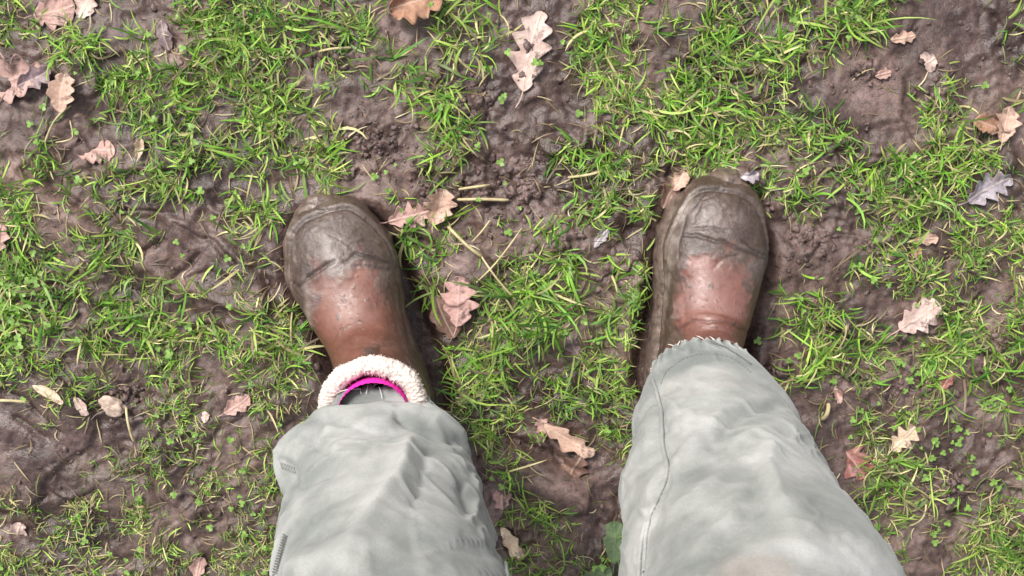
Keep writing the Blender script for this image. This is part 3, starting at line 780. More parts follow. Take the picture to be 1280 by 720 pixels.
# dark dashed stitching on the outer edge of the left leg, and the small bar tack above it
dk = []
for a in np.linspace(0, 1, 15):
    x, y = 357 - 13 * a, 668 + 46 * a
    for e in ((-3, 0, 3, 3), (3, 3, -3, 5)):
        p, q = on_cloth(x + e[0], y + e[1], .0006)[0], on_cloth(x + e[2], y + e[3], .0006)[0]
        if p is not None and q is not None: dk.append(np.stack([p, q]))
sub('side_stitching', dk, .0005, M_THREAD_AND_SHADE); dk = []
for a in np.linspace(0, 1, 9):
    x, y = 352 + 17 * a, 578 + 6 * a
    p, q = on_cloth(x - 1, y, .0005)[0], on_cloth(x + 1.5, y + 8, .0005)[0]
    if p is not None and q is not None: dk.append(np.stack([p, q]))
sub('bar_tack', dk, .0004, M_THREAD_AND_SHADE)
# frayed hems: loose cotton threads
fr = []
def fray(K, n, lo, hi, spread):
    for _ in range(n):
        a = rng.uniform(lo, hi)
        x, y, z = K[0][0] + (K[0][3] + .001) * math.sin(a), K[0][1] + (K[0][4] + .001) * math.cos(a), K[0][2] + rng.uniform(-.002, .004)
        d = np.array((math.sin(a) * .5, math.cos(a), rng.uniform(-.6, .2))); d /= np.linalg.norm(d)
        sd_ = np.cross(d, (0, 0, 1)); Ln = rng.uniform(.2, 1) ** 1.6 * spread; c = rng.normal(0, .7)
        s = np.linspace(0, 1, 6)[:, None]
        fr.append(np.array((x, y, z)) - d * .002 + d * Ln * s + sd_ * Ln * c * s ** 2 + np.array((0, 0, -.4)) * Ln * s ** 2)
fray(KR, 70, -1.5, 1.6, .005); sub('frayed_hem', fr, .00034, M_THREAD, 5); fr.clear(); fray(KL, 70, -1.5, 1.5, .006)
for pts in ([(452, 476), (450, 484), (452, 494)], [(458, 474), (460, 484), (458, 494)], [(470, 478), (476, 490), (478, 500)], [(500, 482), (508, 474), (518, 480), (524, 492), (520, 500)], [(512, 478), (526, 484), (532, 498)], [(410, 500), (430, 490), (450, 488)]):
    q = cloth_line(pts, 24)
    if len(q) > 6: fr.append(smooth_path(q + np.array((0, .0016, .0022)), 4))
sub('frayed_hem', fr, .0003, M_THREAD, 5)
# shade inside the hem folds, drawn as dark strips on both legs
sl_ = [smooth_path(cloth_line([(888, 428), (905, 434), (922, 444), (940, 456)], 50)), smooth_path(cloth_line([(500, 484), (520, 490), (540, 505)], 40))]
for q in sl_: sub('hem_fold_shade', [q], .0009, M_THREAD_AND_SHADE, 6)

# ------------------------------------------------------------------ fallen leaves
PAL = {'rosy': leaf_mat('rosy_leaf', (.54, .335, .305), (.43, .25, .22)), 'pink': leaf_mat('pinkish_leaf', (.47, .300, .262), (.37, .220, .190)), 'tan': leaf_mat('tan_leaf', (.52, .355, .275), (.42, .265, .200)),
       'cream': leaf_mat('cream_leaf', (.62, .50, .37), (.50, .37, .25), (.22, .14, .09)), 'pale': leaf_mat('pale_pink_leaf', (.60, .46, .41), (.48, .34, .29)),
       'orange': leaf_mat('orange_brown_leaf', (.37, .215, .140), (.28, .145, .09)), 'brown': leaf_mat('brown_leaf', (.20, .115, .085), (.135, .078, .060), rough=.45),
       'red': leaf_mat('reddish_leaf', (.33, .125, .098), (.20, .075, .065), (.045, .025, .03), .45), 'grey': leaf_mat('grey_leaf', (.33, .30, .33), (.22, .19, .215), rough=.4),
       'purple': leaf_mat('purplish_leaf', (.23, .165, .175), (.15, .10, .11), rough=.45)}
LEAF_SPOTS = []
def oak_leaf(px, py, ln, wd, ang, mat, label, lobes=4, depth=.45, curl=.1, fold=0.0, cup=0.0, z=.0, bury=0.0, seed=0, torn=.20, stalk=True, tilt=0.0, name='oak_leaf'):
    """ln, wd in photo pixels; ang = direction of the tip, degrees clockwise from straight up in the photograph"""
    c = at(px, py); k = 1 / 1235
    Ln, Wd = ln * k, wd * k
    nu, nv = 72, 25
    t = np.linspace(0, 1, nu)[:, None]; s = np.linspace(-1, 1, nv)[None, :]
    env = np.sin(np.pi * np.clip(t, 0, 1) ** .8) ** .62 * (.62 + .38 * t)
    env = env / env.max()
    prof = []
    for sg in (-1, 1):
        phs = .35 * (sg > 0) + seed * .37
        lob = .5 + .5 * np.cos(2 * np.pi * (lobes * t + phs))
        lob = lob ** .75
        e = env * (1 - depth * (1 - lob) * np.clip(np.sin(np.pi * t) * 2.2, 0, 1))
        e = e * (1 + torn * vn2(t * 9 + seed * 5.1, np.full_like(t, sg * 3.3 + seed), 5) + .25 * torn * vn2(t * 26 + seed, np.full_like(t, sg * 7.7), 6))
        prof.append(np.maximum(e, .015))
    wpro = np.where(s < 0, prof[0], prof[1])
    X = s * wpro * Wd / 2
    lobph = np.cos(2 * np.pi * (lobes * t + seed * .37))
    Y = (t - .5) * Ln + .14 * Ln * np.abs(s) * wpro * (.6 + .0 * lobph) - .05 * Ln
    X = X + .05 * Ln * np.sin(t * 2.5 + seed)
    q = seed * 1.7; depth = depth * .85; curl, fold = curl * .75, fold * .8
    Z = curl * Wd * (np.abs(s) ** 2) * (.6 + .5 * np.sin(t * 5 + q)) * wpro + fold * Wd * np.abs(s) * wpro + cup * Ln * (2 * t - 1) ** 2
    Z = Z + curl * .35 * Wd * np.sin(t * 9 + s * 3 + q) * np.abs(s) + tilt * X
    vein = np.exp(-(s * wpro * Wd / .0016) ** 2) + 0 * t
    sv = np.abs(((t + .28 * np.abs(s) * -wpro) * lobes * 1.15 + seed * .37 + .5) % 1 - .5)
    vein = np.maximum(vein, .35 * np.exp(-(sv / .05) ** 2) * (np.abs(s) < .9))
    Z = Z + .0007 * vein
    edge = sstep(.8, 1, np.abs(s)) + 0 * t
    if stalk:
        pass
    a = R(ang); ux, uy = math.cos(a), -math.sin(a); vx, vy = math.sin(a), math.cos(a)
    Xw = c[0] + X * ux + Y * vx; Yw = c[1] + X * uy + Y * vy
    hg = gh(Xw.ravel(), Yw.ravel()).reshape(Xw.shape)
    flat = hg.mean() + .6 * hg.std()
    Zw = np.maximum(.45 * hg + .55 * flat + Z - Z.min() * .7 + .002 + z, hg + .0012)
    Zw = Zw - bury * sstep(.2, .8, 1 - t + .25 * s * math.sin(seed)) 
    V = np.stack([Xw, Yw, Zw], -1).reshape(-1, 3); Fc = grid_faces(nu, nv, False)
    at_ = {'vein': vein.ravel(), 'edge': edge.ravel() * .6}
    if stalk:
        b = V[nv // 2]; d = np.array((-vx, -vy, 0.)); side = np.array((ux, uy, 0)); sq = np.linspace(0, 1, 7)[:, None]
        pth = b + d * sq * Ln * .22 + side * sq ** 2 * Ln * .06 * math.sin(seed * 2.3) + np.array((0, 0, .0008))
        pth[:, 2] = np.maximum(pth[:, 2], gh(pth[:, 0], pth[:, 1]) + .001)
        v2, f2 = tubes([pth], .0007, 6); Fc = [Fc, f2 + len(V)]; V = np.concatenate([V, v2])
        for kx in at_: at_[kx] = np.append(at_[kx], np.full(len(v2), .3))
    o = mesh_np(name, V, Fc, mat if not isinstance(mat, str) else PAL[mat], attrs=at_, origin=(c[0], c[1], float(hg.mean())))
    m_ = o.modifiers.new('thick', 'SOLIDIFY'); m_.thickness = .0005
    tag(o, label, 'leaf', 'fallen leaves on the mud')
    LEAF_SPOTS.append((c[0], c[1], max(Ln, Wd) * .42))
    return o

OL = oak_leaf
OL(70, 12, 52, 46, 80, 'pink', 'dusky pink oak leaf lying flat in the top left corner, beside a paler one', 4, .35, .12, seed=1)
OL(107, 5, 34, 30, 30, 'pale', 'pale pink leaf tip cut by the top edge, touching a dusky pink leaf', 3, .3, .2, seed=2, stalk=False)
OL(16, 104, 92, 62, 75, 'pink', 'large crumpled pinkish oak leaf at the left edge, next to an upright tan one', 4, .45, .18, .10, seed=3, bury=.007)
OL(48, 96, 46, 30, 60, 'purple', 'dull mauve crumpled leaf piece overlapping the large pinkish leaf at the left edge', 3, .4, .2, .2, seed=31, stalk=False, z=.003)
OL(84, 114, 48, 36, 10, 'tan', 'light tan oak leaf standing tip up beside the large crumpled pinkish leaf', 4, .3, .12, .15, seed=4, z=.004)
OL(119, 187, 58, 36, 85, 'pink', 'terracotta pink leaf with a toothed upper edge between mud and grass at upper left', 5, .28, .10, seed=5, bury=.007)
OL(180, 184, 24, 12, 10, 'cream', 'tiny cream dry leaf curl in the mud right of the terracotta pink leaf', 3, .2, .5, .4, seed=6, stalk=False)
OL(210, 46, 38, 18, 170, 'purple', 'narrow greyish pink leaf scrap in a muddy gap among upper left grass', 3, .25, .15, seed=7, stalk=False)
OL(3, 294, 36, 30, 20, 'pink', 'small brown-pink leaf cut off by the left edge, level with the boot toes', 3, .35, .25, .15, seed=8)
OL(524, 5, 66, 56, 80, 'orange', 'curled orange-brown oak leaf with a pale raised rim at the top edge', 4, .35, .42, .25, seed=9, z=.003)
OL(668, 60, 98, 52, 12, 'pale', 'long pale pink oak leaf pointing up with mud lumps on its lower half', 4, .55, .08, seed=10)
OL(1102, 93, 20, 14, 70, 'pink', 'tiny flat pink leaf scrap pressed into bare mud at upper right', 3, .2, .08, seed=11, stalk=False)
OL(1127, 47, 30, 17, 75, 'tan', 'small tan leaf under grass blades near the top right mud', 3, .35, .2, seed=12, stalk=False)
OL(1152, 80, 34, 30, 60, 'pale', 'small whitish pink rounded leaf under a grass tuft at upper right', 3, .25, .12, seed=13, bury=.007, stalk=False)
OL(1231, 156, 38, 26, -65, 'orange', 'orange-brown leaf half touching a pale tan leaf near the right edge', 3, .3, .25, .15, seed=14)
OL(1256, 154, 44, 30, 15, 'tan', 'pale tan ribbed oak leaf touching an orange-brown one near the right edge', 4, .35, .12, .2, seed=15, z=.002)
OL(1236, 236, 58, 38, 60, 'grey', 'wet lavender-grey crumpled leaf near the right edge', 4, .5, .28, .1, seed=16)
OL(1157, 299, 32, 18, 80, 'tan', 'small tan leaf with a long stalk beside a rounder orange scrap', 3, .35, .15, seed=17)
OL(1143, 313, 16, 13, 20, 'orange', 'tiny round orange-tan leaf scrap below a small tan leaf', 2, .1, .1, seed=18, stalk=False)
OL(1148, 392, 58, 48, 55, 'pale', 'large pale pinkish white oak leaf lying alone on grass right of the right boot', 4, .42, .10, seed=19)
OL(1131, 547, 42, 34, 50, 'cream', 'small cream three-pointed leaf at the foot of a bright grass tuft', 3, .6, .10, seed=20)
OL(1064, 575, 60, 50, 150, 'red', 'reddish leaf with a dark wet patch beside the right trouser leg', 4, .42, .10, seed=21, bury=.007)
OL(1186, 477, 26, 14, 35, 'red', 'thin dull red leaf scrap in rough mud at lower right', 3, .3, .2, seed=22, stalk=False)
OL(1046, 494, 22, 11, 155, 'pink', 'small curled pink-brown leaf scrap in clods beside the right trouser knee', 2, .2, .4, .3, seed=23, stalk=False)
OL(514, 269, 52, 32, 70, 'pink', 'flat tan-pink oak leaf by the left boot toe, left of a raised ribbed one', 4, .5, .16, seed=24)
OL(549, 255, 46, 38, 15, 'tan', 'ribbed tan oak leaf raised on edge, right of a flatter pinkish leaf', 4, .4, .15, .28, seed=25, z=.004)
OL(558, 398, 58, 34, 160, 'brown', 'dark brown wet leaf partly under a speckled pink oak leaf between the boots', 3, .3, .12, seed=26)
OL(574, 372, 64, 46, 10, 'rosy', 'speckled pink oak leaf between the boots, over a dark brown leaf', 4, .38, .08, seed=27, z=.004)
OL(718, 430, 40, 24, -20, 'purple', 'small greyish purple lobed leaf in grass between the boots', 4, .45, .2, seed=28, bury=.007)
OL(752, 296, 28, 13, 35, 'grey', 'narrow slate-grey leaf sliver in mud left of the right boot toe', 2, .12, .15, seed=29, stalk=False)
OL(838, 240, 40, 24, 20, 'brown', 'brown curled leaf pressed against the right boot toe', 3, .25, .25, .2, seed=30, stalk=False)
OL(848, 224, 26, 20, 30, 'tan', 'light tan leaf tip on top of a brown leaf beside the right boot toe', 2, .2, .25, .2, seed=32, stalk=False, z=.006)
OL(714, 551, 76, 28, 128, 'tan', 'long pale tan leaf lying diagonally between the trouser legs', 3, .45, .14, .1, seed=33, z=.005)
OL(680, 534, 24, 20, -30, 'pink', 'small pink leaf at the upper end of the long tan leaf between the legs', 3, .3, .2, seed=34, stalk=False)
OL(718, 588, 46, 34, 25, 'brown', 'muddy pinkish brown leaf below the long tan leaf between the legs', 3, .35, .15, seed=35, bury=.007, stalk=False)
OL(627, 620, 38, 24, 170, 'pink', 'small pinkish leaf beside the inner edge of the left trouser leg', 3, .3, .15, seed=36, bury=.007, stalk=False)
OL(642, 680, 50, 22, 140, 'cream', 'narrow cream leaf low between the legs, close to the left trouser', 3, .35, .2, seed=37, stalk=False)
OL(298, 503, 40, 24, 55, 'pink', 'pinkish tan leaf on bare mud to the left of the fleece collar', 3, .35, .15, .1, seed=38)
OL(258, 519, 14, 11, 10, 'pale', 'tiny pink leaf crumb in grass left of a pinkish tan leaf', 2, .15, .1, seed=39, stalk=False)
OL(22, 668, 36, 26, 30, 'pale', 'faded pink leaf half buried at the lower left edge', 3, .3, .15, seed=40, bury=.007, stalk=False)
OL(249, 709, 30, 20, 15, 'pink', 'pink-brown leaf cut off by the bottom edge left of the trousers', 2, .2, .15, seed=41, stalk=False)
OL(68, 490, 44, 14, 115, 'cream', 'long pale strip of dead leaf lying along the mud bank at lower left', 2, .2, .2, seed=42, stalk=False)
OL(106, 506, 28, 11, 140, 'pale', 'short pale leaf strip between the mud bank and the pale stone', 2, .2, .25, seed=43, stalk=False)
OL(933, 218, 24, 15, 80, 'grey', 'crumpled whitish leaf scrap stuck to the front of the right boot toe', 3, .4, .4, .2, seed=44, stalk=False, z=.010)
OL(767, 674, 56, 32, 5, M_DOCK, 'dull green broad weed leaf beside the inner edge of the right trouser leg', 3, .10, .12, seed=45, name='weed_leaf')
OL(745, 718, 46, 30, 70, M_DOCK, 'greyish green weed leaf cut off by the bottom edge between the legs', 4, .2, .15, seed=46, name='weed_leaf')
OL(1104, 290, 14, 8, 10, 'cream', 'minute cream scrap on turf above the pale pinkish white leaf', 2, .1, .2, seed=47, stalk=False) if False else None

# pale stone at lower left
def stone(px, py, sx, sy, sz, ang, label, seed):
    c = at(px, py); nu, nv = 28, 44
    th = np.linspace(.02, np.pi - .02, nu)[:, None]; a = np.linspace(0, 2 * np.pi, nv, endpoint=False)[None, :]
    D = np.stack([np.sin(th) * np.cos(a), np.sin(th) * np.sin(a), np.cos(th) + 0 * a], -1).reshape(-1, 3)
    r = 1 + .55 * fbm3(D + seed, .8, 3, seed); P = D * r[:, None] * np.array((sx, sy, sz)) / 1235
    ca, sa = math.cos(R(ang)), math.sin(R(ang))
    P = np.stack([P[:, 0] * ca - P[:, 1] * sa + c[0], P[:, 0] * sa + P[:, 1] * ca + c[1], P[:, 2] + gh(c[:1], c[1:2])[0] + sz * .45 / 1235], -1)
    o = mesh_np('stone', P, [grid_faces(nu, nv), np.arange(nv)[None], np.arange(nv)[None, ::-1] + (nu - 1) * nv], M_STONE, origin=c)
    return tag(o, label, 'stone')
stone(142, 506, 16, 11, 8, -20, 'pale tan stone at the upper corner of the mud bank, lower left', 3)

# dead grass stems lying loose
def stem(pts, label, r=.0011, mat=None, z=.008):
    P = crom(np.array([at(a, b)[:2] for a, b in pts]), np.linspace(0, 1, 26)); hg = gh(P[:, 0], P[:, 1])
    zz = np.maximum(hg + .0015, np.linspace(hg[0] + .003, hg[-1] + .003, 26) + z * np.sin(np.linspace(0, np.pi, 26)))
    v, f = tubes([np.column_stack([P, zz])], r, 6); c = np.array([*P[13], hg[13]])
    o = mesh_np('straw', v, f, mat or M_STRAW, origin=c); return tag(o, label, 'straw', 'loose dead grass stems')
stem([(560, 282), (585, 305), (602, 318)], 'thick pale straw pointing down right between the boots, below the paired leaves', .0018)
stem([(602, 318), (622, 345), (645, 372)], 'greenish thin stem continuing from the thick pale straw between the boots')
stem([(590, 302), (602, 288), (613, 274)], 'short pale straw crossing the thick straw at an angle', .0010)
stem([(596, 350), (618, 328), (640, 300), (652, 284)], 'long thin straw slanting up right past the speckled pink leaf', .0008)
stem([(574, 236), (600, 232), (612, 231)], 'straight pale straw lying level right of the raised tan leaf', .0014)
stem([(572, 249), (605, 248), (636, 250)], 'long greenish straw lying level just below a shorter pale one', .0016)
stem([(710, 222), (735, 218), (752, 214)], 'pale flat straw on bare mud above the grass beside the right boot', .0014)
stem([(60, 178), (75, 150), (90, 132)], 'pale bent straw slanting below the light tan leaf at upper left', .0010)
stem([(72, 178), (95, 172), (88, 150)], 'thin looped straw right of the slanting one at upper left', .0007)
stem([(1026, 522), (1034, 504)], 'short thick straw stub on pink mud by the right trouser', .0022)
stem([(1138, 658), (1150, 645), (1157, 630)], 'orange tinged straw in mud at lower right', .0010)
stem([(400, 65), (418, 62), (440, 60)], 'wide pale green stem lying level in dark clods at the top', .0012)
stem([(1010, 620), (1030, 608), (1048, 590)], 'thin straw on pink mud under the reddish leaf', .0007)
stem([(0, 498), (22, 496), (42, 499)], 'grey-green flat stem on the smooth mud bank at the left edge', .0016)
stem([(160, 508), (166, 528), (170, 550)], 'brown twig standing out right of the pale tan stone', .0014)
stem([(1240, 480), (1250, 470), (1258, 462)], 'short pale straw at the right edge', .0008)
stem([(1042, 440), (1050, 420), (1054, 405)], 'upright pale straw on dark mud right of the right boot', .0009)

# ------------------------------------------------------------------ mud crumbs
def crumbs():
    import bmesh
    bm = bmesh.new(); bmesh.ops.create_icosphere(bm, subdivisions=2, radius=1); bm.verts.ensure_lookup_table()
    B0 = np.array([v.co[:] for v in bm.verts]); F0 = np.array([[v.index for v in f.verts] for f in bm.faces]); bm.free()
    xs, ys, rs = [], [], []
    for cx, cy, r in CLODY:
        p = at(cx, cy); n = int(r * 1.5)
        q = rng.normal(0, r / 1235 * .45, (n, 2)); xs += list(p[0] + q[:, 0]); ys += list(p[1] + q[:, 1]); rs += list(.0010 + .0034 * rng.random(n) ** 2.0)
    n = 7000
    x = rng.uniform(-.75, .75, n); y = rng.uniform(-.5, .5, n)
    k = rng.random(n) > .8 * turf_density(x, y); xs += list(x[k]); ys += list(y[k]); rs += list(.0007 + .0026 * rng.random(k.sum()) ** 3)
    for (px, py, r, zz) in ((661, 58, 9, 0), (659, 92, 11, 0)):   # lumps lying on the long pale leaf
        p = at(px, py)
        for _ in range(14):
            xs.append(p[0] + rng.normal(0, r / 2600)); ys.append(p[1] + rng.normal(0, r / 2600)); rs.append(rng.uniform(.002, .0055))
    xs, ys, rs = map(np.array, (xs, ys, rs))
    ok = (foot_sd(xs, ys, BL) > .008) & (foot_sd(xs, ys, BR) > .008); xs, ys, rs = xs[ok], ys[ok], rs[ok]
    n = len(xs); sc = rng.uniform(.65, 1.3, (n, 1, 3)) * rs[:, None, None]
    o1 = rng.uniform(0, 99, (n, 1)); nz = 1
    for fq, am in ((1.5, .6), (3.6, .5)): nz = nz + am * vn3(B0[None, :, 0] * fq + o1, B0[None, :, 1] * fq + 2 * o1, B0[None, :, 2] * fq + 0 * o1, 3)
    P = B0[None] * nz[..., None] * sc
    an = rng.uniform(0, 6.28, n); ca, sa = np.cos(an)[:, None], np.sin(an)[:, None]
    P = np.stack([P[..., 0] * ca - P[..., 1] * sa + xs[:, None], P[..., 0] * sa + P[..., 1] * ca + ys[:, None], P[..., 2] * .8 + (gh(xs, ys) - rs * .25)[:, None]], -1)
    Fa = (F0[None] + (np.arange(n) * len(B0))[:, None, None]).reshape(-1, 3)
    return tag(mesh_np('mud_crumbs', P.reshape(-1, 3), Fa, M_MUD, attrs={'wet': np.full(P.size // 3, .35), 'dry': np.zeros(P.size // 3), 'turf': np.zeros(P.size // 3)}),
               'dark crumbs of churned mud scattered over the ground', 'mud', kind='stuff')
crumbs()

# ------------------------------------------------------------------ grass
def grass():
    X, Y, TID = [], [], []
    tx, ty, tn = [], [], []
    n = 18500                                                     # tufts near the feet
    x = rng.uniform(-.70, .70, n * 3); y = rng.uniform(-.48, .46, n * 3)
    d = turf_density(x, y); keep = rng.random(n * 3) < np.clip(d * 1.22 - .20, 0, 1) ** 1.5 * .56
    x, y, d = x[keep], y[keep], d[keep]
    xo = np.concatenate([rng.uniform(-1.25, 1.25, 120000), rng.uniform(-2.6, 2.6, 60000)]); yo = np.concatenate([rng.uniform(-1.05, 1.05, 120000), rng.uniform(-2.4, 2.4, 60000)]); inn = np.arange(180000) < 120000
    ko = ((np.abs(xo) > .70) | (yo < -.48) | (yo > .46)) & (inn | (np.abs(xo) > 1.25) | (np.abs(yo) > 1.05)); xo, yo = xo[ko], yo[ko]; do = turf_density(xo, yo)
    kk = rng.random(len(xo)) < np.clip(do * 1.22 - .2, 0, 1) ** 1.5 * .56; xo, yo, do = xo[kk], yo[kk], do[kk]
    x, y, d = np.concatenate([x, xo]), np.concatenate([y, yo]), np.concatenate([d, do])
    ok = np.ones(len(x), bool)
    for B in (BL, BR): ok &= foot_sd(x, y, B) > .004
    for lx, ly, lr in LEAF_SPOTS: ok &= ~((np.hypot(x - lx, y - ly) < lr) & (rng.random(len(x)) < .9))
    x, y, d = x[ok], y[ok], d[ok]
    cnt = np.clip((rng.poisson(3.9, len(x)) + 1), 1, 11)
    ti = np.repeat(np.arange(len(x)), cnt); N = len(ti)
    bx = x[ti] + rng.normal(0, .0028, N); by = y[ti] + rng.normal(0, .0028, N)
    taz = rng.uniform(0, 6.283, len(x)); az = taz[ti] + rng.normal(0, 1.15, N)
    p_x, p_y = pix(np.stack([x, y, 0 * x], -1)); fine = 1 - .32 * np.maximum(sstep(400, 520, p_y) * (p_x < 430), .7 * sstep(430, 560, p_y))
    tl = fine * rng.uniform(.010, .027, len(x)) * (1 + .45 * fbm2(x, y, .10, 2, 131))
    nf = np.minimum(foot_sd(bx, by, BL), foot_sd(bx, by, BR))
    L = tl[ti] * rng.uniform(.55, 1.35, N) * np.where(rng.random(N) < .05, 1.9, 1)
    wdt = rng.uniform(.00042, .00108, N) * np.clip(.6 + L / .045, .7, 1.35) * (.35 + .65 * fine[ti])
    p0 = rng.uniform(.25, 1.42, N); p0 = np.where(nf < .03, rng.uniform(1.0, 1.5, N), p0); bd = rng.uniform(.1, 1.7, N); cv = rng.normal(0, .85, N); roll = rng.normal(0, .6, N)
    sg = 6; ss = np.linspace(0, 1, sg)
    r = np.zeros((N, sg)); hz_ = np.zeros((N, sg)); px = np.zeros((N, sg)); py = np.zeros((N, sg))
    for i in range(1, sg):
        q = p0 + bd * (ss[i] + ss[i - 1]) / 2; a = az + cv * (ss[i] + ss[i - 1]) / 2; st = L / (sg - 1)
        px[:, i] = px[:, i - 1] + st * np.sin(q) * np.sin(a); py[:, i] = py[:, i - 1] + st * np.sin(q) * np.cos(a); hz_[:, i] = hz_[:, i - 1] + st * np.cos(q)
    wx, wy = bx[:, None] + px, by[:, None] + py
    g0 = gh(bx, by)[:, None]; gg = gh(wx.ravel(), wy.ravel()).reshape(wx.shape)
    wz = np.maximum(g0 - .001 + hz_, gg + .0008 + .002 * rng.random((N, 1)) * ss)
    a = az[:, None] + cv[:, None] * ss
    wt = wdt[:, None] * np.clip(np.array([.75, 1, 1, .92, .68, .10]), 0, 1)
    sxv, syv, szv = np.cos(a) * np.cos(roll)[:, None], -np.sin(a) * np.cos(roll)[:, None], np.repeat(np.sin(roll)[:, None], sg, 1)
    A = np.stack([wx - sxv * wt, wy - syv * wt, wz - szv * wt], -1); Bq = np.stack([wx + sxv * wt, wy + syv * wt, wz + szv * wt], -1)
    V = np.stack([A, Bq], 2).reshape(-1, 3)                       # N, sg, 2
    base = (np.arange(N) * sg * 2)[:, None]
    Fq = np.concatenate([base + np.array([2 * i, 2 * i + 1, 2 * i + 3, 2 * i + 2]) for i in range(sg - 1)])
    pal = np.array([(.122, .285, .028), (.205, .365, .044), (.055, .150, .020), (.30, .42, .085), (.46, .42, .21), (.30, .25, .13), (.16, .25, .075)])
    tone = fbm2(x, y, .14, 2, 171)                                # fresh or dry by patch
    pxq, pyq = pix(np.stack([x, y, 0 * x], -1))
    dryp = np.clip(.15 + .26 * tone + .16 * sstep(420, 640, pyq) * (pxq < 330) + .10 * (pxq > 1080) * sstep(240, 330, pyq) + .2 * np.clip(.45 - d, 0, 1), .04, .55)[ti]
    u = rng.random(N); v = rng.random(N)
    idx = np.where(u < dryp * .55, 4, np.where(u < dryp * .8, 5, np.where(v < .30, 0, np.where(v < .55, 1, np.where(v < .72, 2, np.where(v < .90, 3, 6))))))
    muddy = rng.random((N, 1)) < .07
    c = np.where(muddy, np.array((.16, .12, .075)), pal[idx]) * rng.uniform(.58, 1.36, (N, 1)) * (1 + .18 * tone[ti])[:, None]
    cc = np.repeat(c[:, None, :], sg, 1)
    root = np.where(rng.random((N, 1, 1)) < .4, np.array((.36, .36, .15)), np.array((.12, .085, .06))); wgt = (np.array([.75, .4, .12, 0, 0, 0]))[None, :, None] * rng.random((N, 1, 1))
    cc = cc * (1 - wgt) + root * wgt
    tipm = (rng.random((N, 1, 1)) < .16) * np.array([0, 0, 0, .1, .5, .9])[None, :, None]
    cc = cc * (1 - tipm) + np.array((.38, .30, .14)) * tipm
    cc = np.repeat(cc[:, :, None, :], 2, 2).reshape(-1, 3)
    return tag(mesh_np('grass', V, Fq, M_GRASS, attrs={'col': cc}), 'short trampled green grass growing in patches through the mud', 'grass', kind='stuff')
grass()

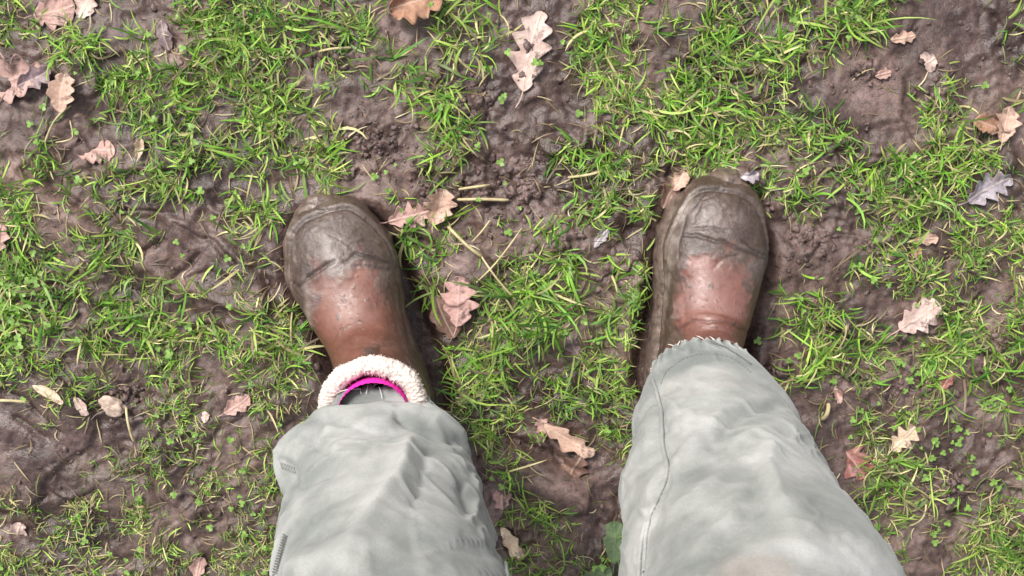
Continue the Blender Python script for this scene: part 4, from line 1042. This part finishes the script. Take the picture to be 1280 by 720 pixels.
# dead fibres and bits of old grass trodden flat
def thatch():
    n = 15000
    x = rng.uniform(-.72, .72, n); y = rng.uniform(-.5, .48, n); d = turf_density(x, y)
    k = rng.random(n) < .10 + .9 * np.clip(d, 0, 1); x, y = x[k], y[k]
    ok = (foot_sd(x, y, BL) > .006) & (foot_sd(x, y, BR) > .006); x, y = x[ok], y[ok]; N = len(x)
    a = rng.uniform(0, 6.283, N); L = rng.uniform(.006, .028, N); cv = rng.normal(0, .9, N); w = rng.uniform(.00025, .0007, N); sg = 5
    px, py = np.zeros((N, sg)), np.zeros((N, sg))
    for i in range(1, sg):
        q = a + cv * (i - .5) / (sg - 1); px[:, i] = px[:, i - 1] + np.sin(q) * L / (sg - 1); py[:, i] = py[:, i - 1] + np.cos(q) * L / (sg - 1)
    wx, wy = x[:, None] + px, y[:, None] + py
    z = gh(wx.ravel(), wy.ravel()).reshape(wx.shape) + .0007 + .003 * rng.random((N, 1)) * np.sin(np.linspace(0, np.pi, sg))
    q = a[:, None] + cv[:, None] * np.linspace(0, 1, sg); wt = w[:, None] * np.array([.6, 1, 1, .8, .2])
    A = np.stack([wx - np.cos(q) * wt, wy + np.sin(q) * wt, z], -1); Bq = np.stack([wx + np.cos(q) * wt, wy - np.sin(q) * wt, z + .0003], -1)
    V = np.stack([A, Bq], 2).reshape(-1, 3); base = (np.arange(N) * sg * 2)[:, None]
    Fq = np.concatenate([base + np.array([2 * i, 2 * i + 1, 2 * i + 3, 2 * i + 2]) for i in range(sg - 1)])
    pal = np.array([(.40, .33, .19), (.22, .16, .09), (.12, .085, .06), (.17, .20, .07), (.50, .44, .28)])
    c = pal[rng.choice(5, N, p=[.24, .26, .22, .20, .08])] * rng.uniform(.7, 1.2, (N, 1))
    return tag(mesh_np('dead_grass', V, Fq, M_GRASS, attrs={'col': np.repeat(c, sg * 2, 0)}), 'dead grass fibres trodden flat into the mud', 'dead grass', kind='stuff')
thatch()

# small clover leaflets
def clover():
    V, Fq, off = [], [], 0
    spots = [(22, 372, 30, 40), (15, 420, 30, 18), (1200, 545, 42, 12), (1165, 565, 30, 8), (378, 202, 8, 4), (1235, 600, 30, 6), (1185, 640, 30, 6), (45, 355, 14, 8), (1130, 465, 16, 8), (1250, 500, 20, 10), (655, 210, 300, 30), (300, 650, 120, 26), (1050, 450, 150, 26), (180, 250, 150, 24)]
    cand = [at(cx + rng.normal(0, r * .55), cy + rng.normal(0, r * .55)) for cx, cy, r, n in spots for _ in range(n)]
    xs, ys = rng.uniform(-.66, .66, 1500), rng.uniform(-.44, .42, 1500); dd = turf_density(xs, ys) * (.35 + np.clip(2.2 * fbm2(xs, ys, .09, 2, 401), -.3, 1))
    cand += [np.array((a, b, 0.)) for a, b, c in zip(xs, ys, dd) if rng.random() < c]
    for p in cand:
        for _ in range(1):
            if min(foot_sd(np.array(p[:1]), np.array(p[1:2]), B)[0] for B in (BL, BR)) < .006: continue
            z = gh(p[:1], p[1:2])[0] + rng.uniform(.004, .011); a0 = rng.uniform(0, 6.28); s = rng.uniform(.0011, .0026)
            for q in range(3):
                a = a0 + q * 2.094 + rng.normal(0, .12); t = np.linspace(0, 2 * np.pi, 12, endpoint=False)
                u = s * (1 + np.cos(t)) * .95 - .25 * s * np.exp(-(np.minimum(t, 2 * np.pi - t) / .4) ** 2); v = s * .85 * np.sin(t)
                ti = rng.uniform(-.25, .35)
                P = np.stack([p[0] + u * math.cos(a) - v * math.sin(a), p[1] + u * math.sin(a) + v * math.cos(a), z + ti * u + .18 * np.abs(v)], -1)
                V.append(P); Fq.append(np.arange(12) + off); off += 12
    return tag(mesh_np('clover', np.concatenate(V), np.stack(Fq), M_CLOVER), 'small three-part clover leaves low in the turf', 'clover', kind='stuff')
clover()
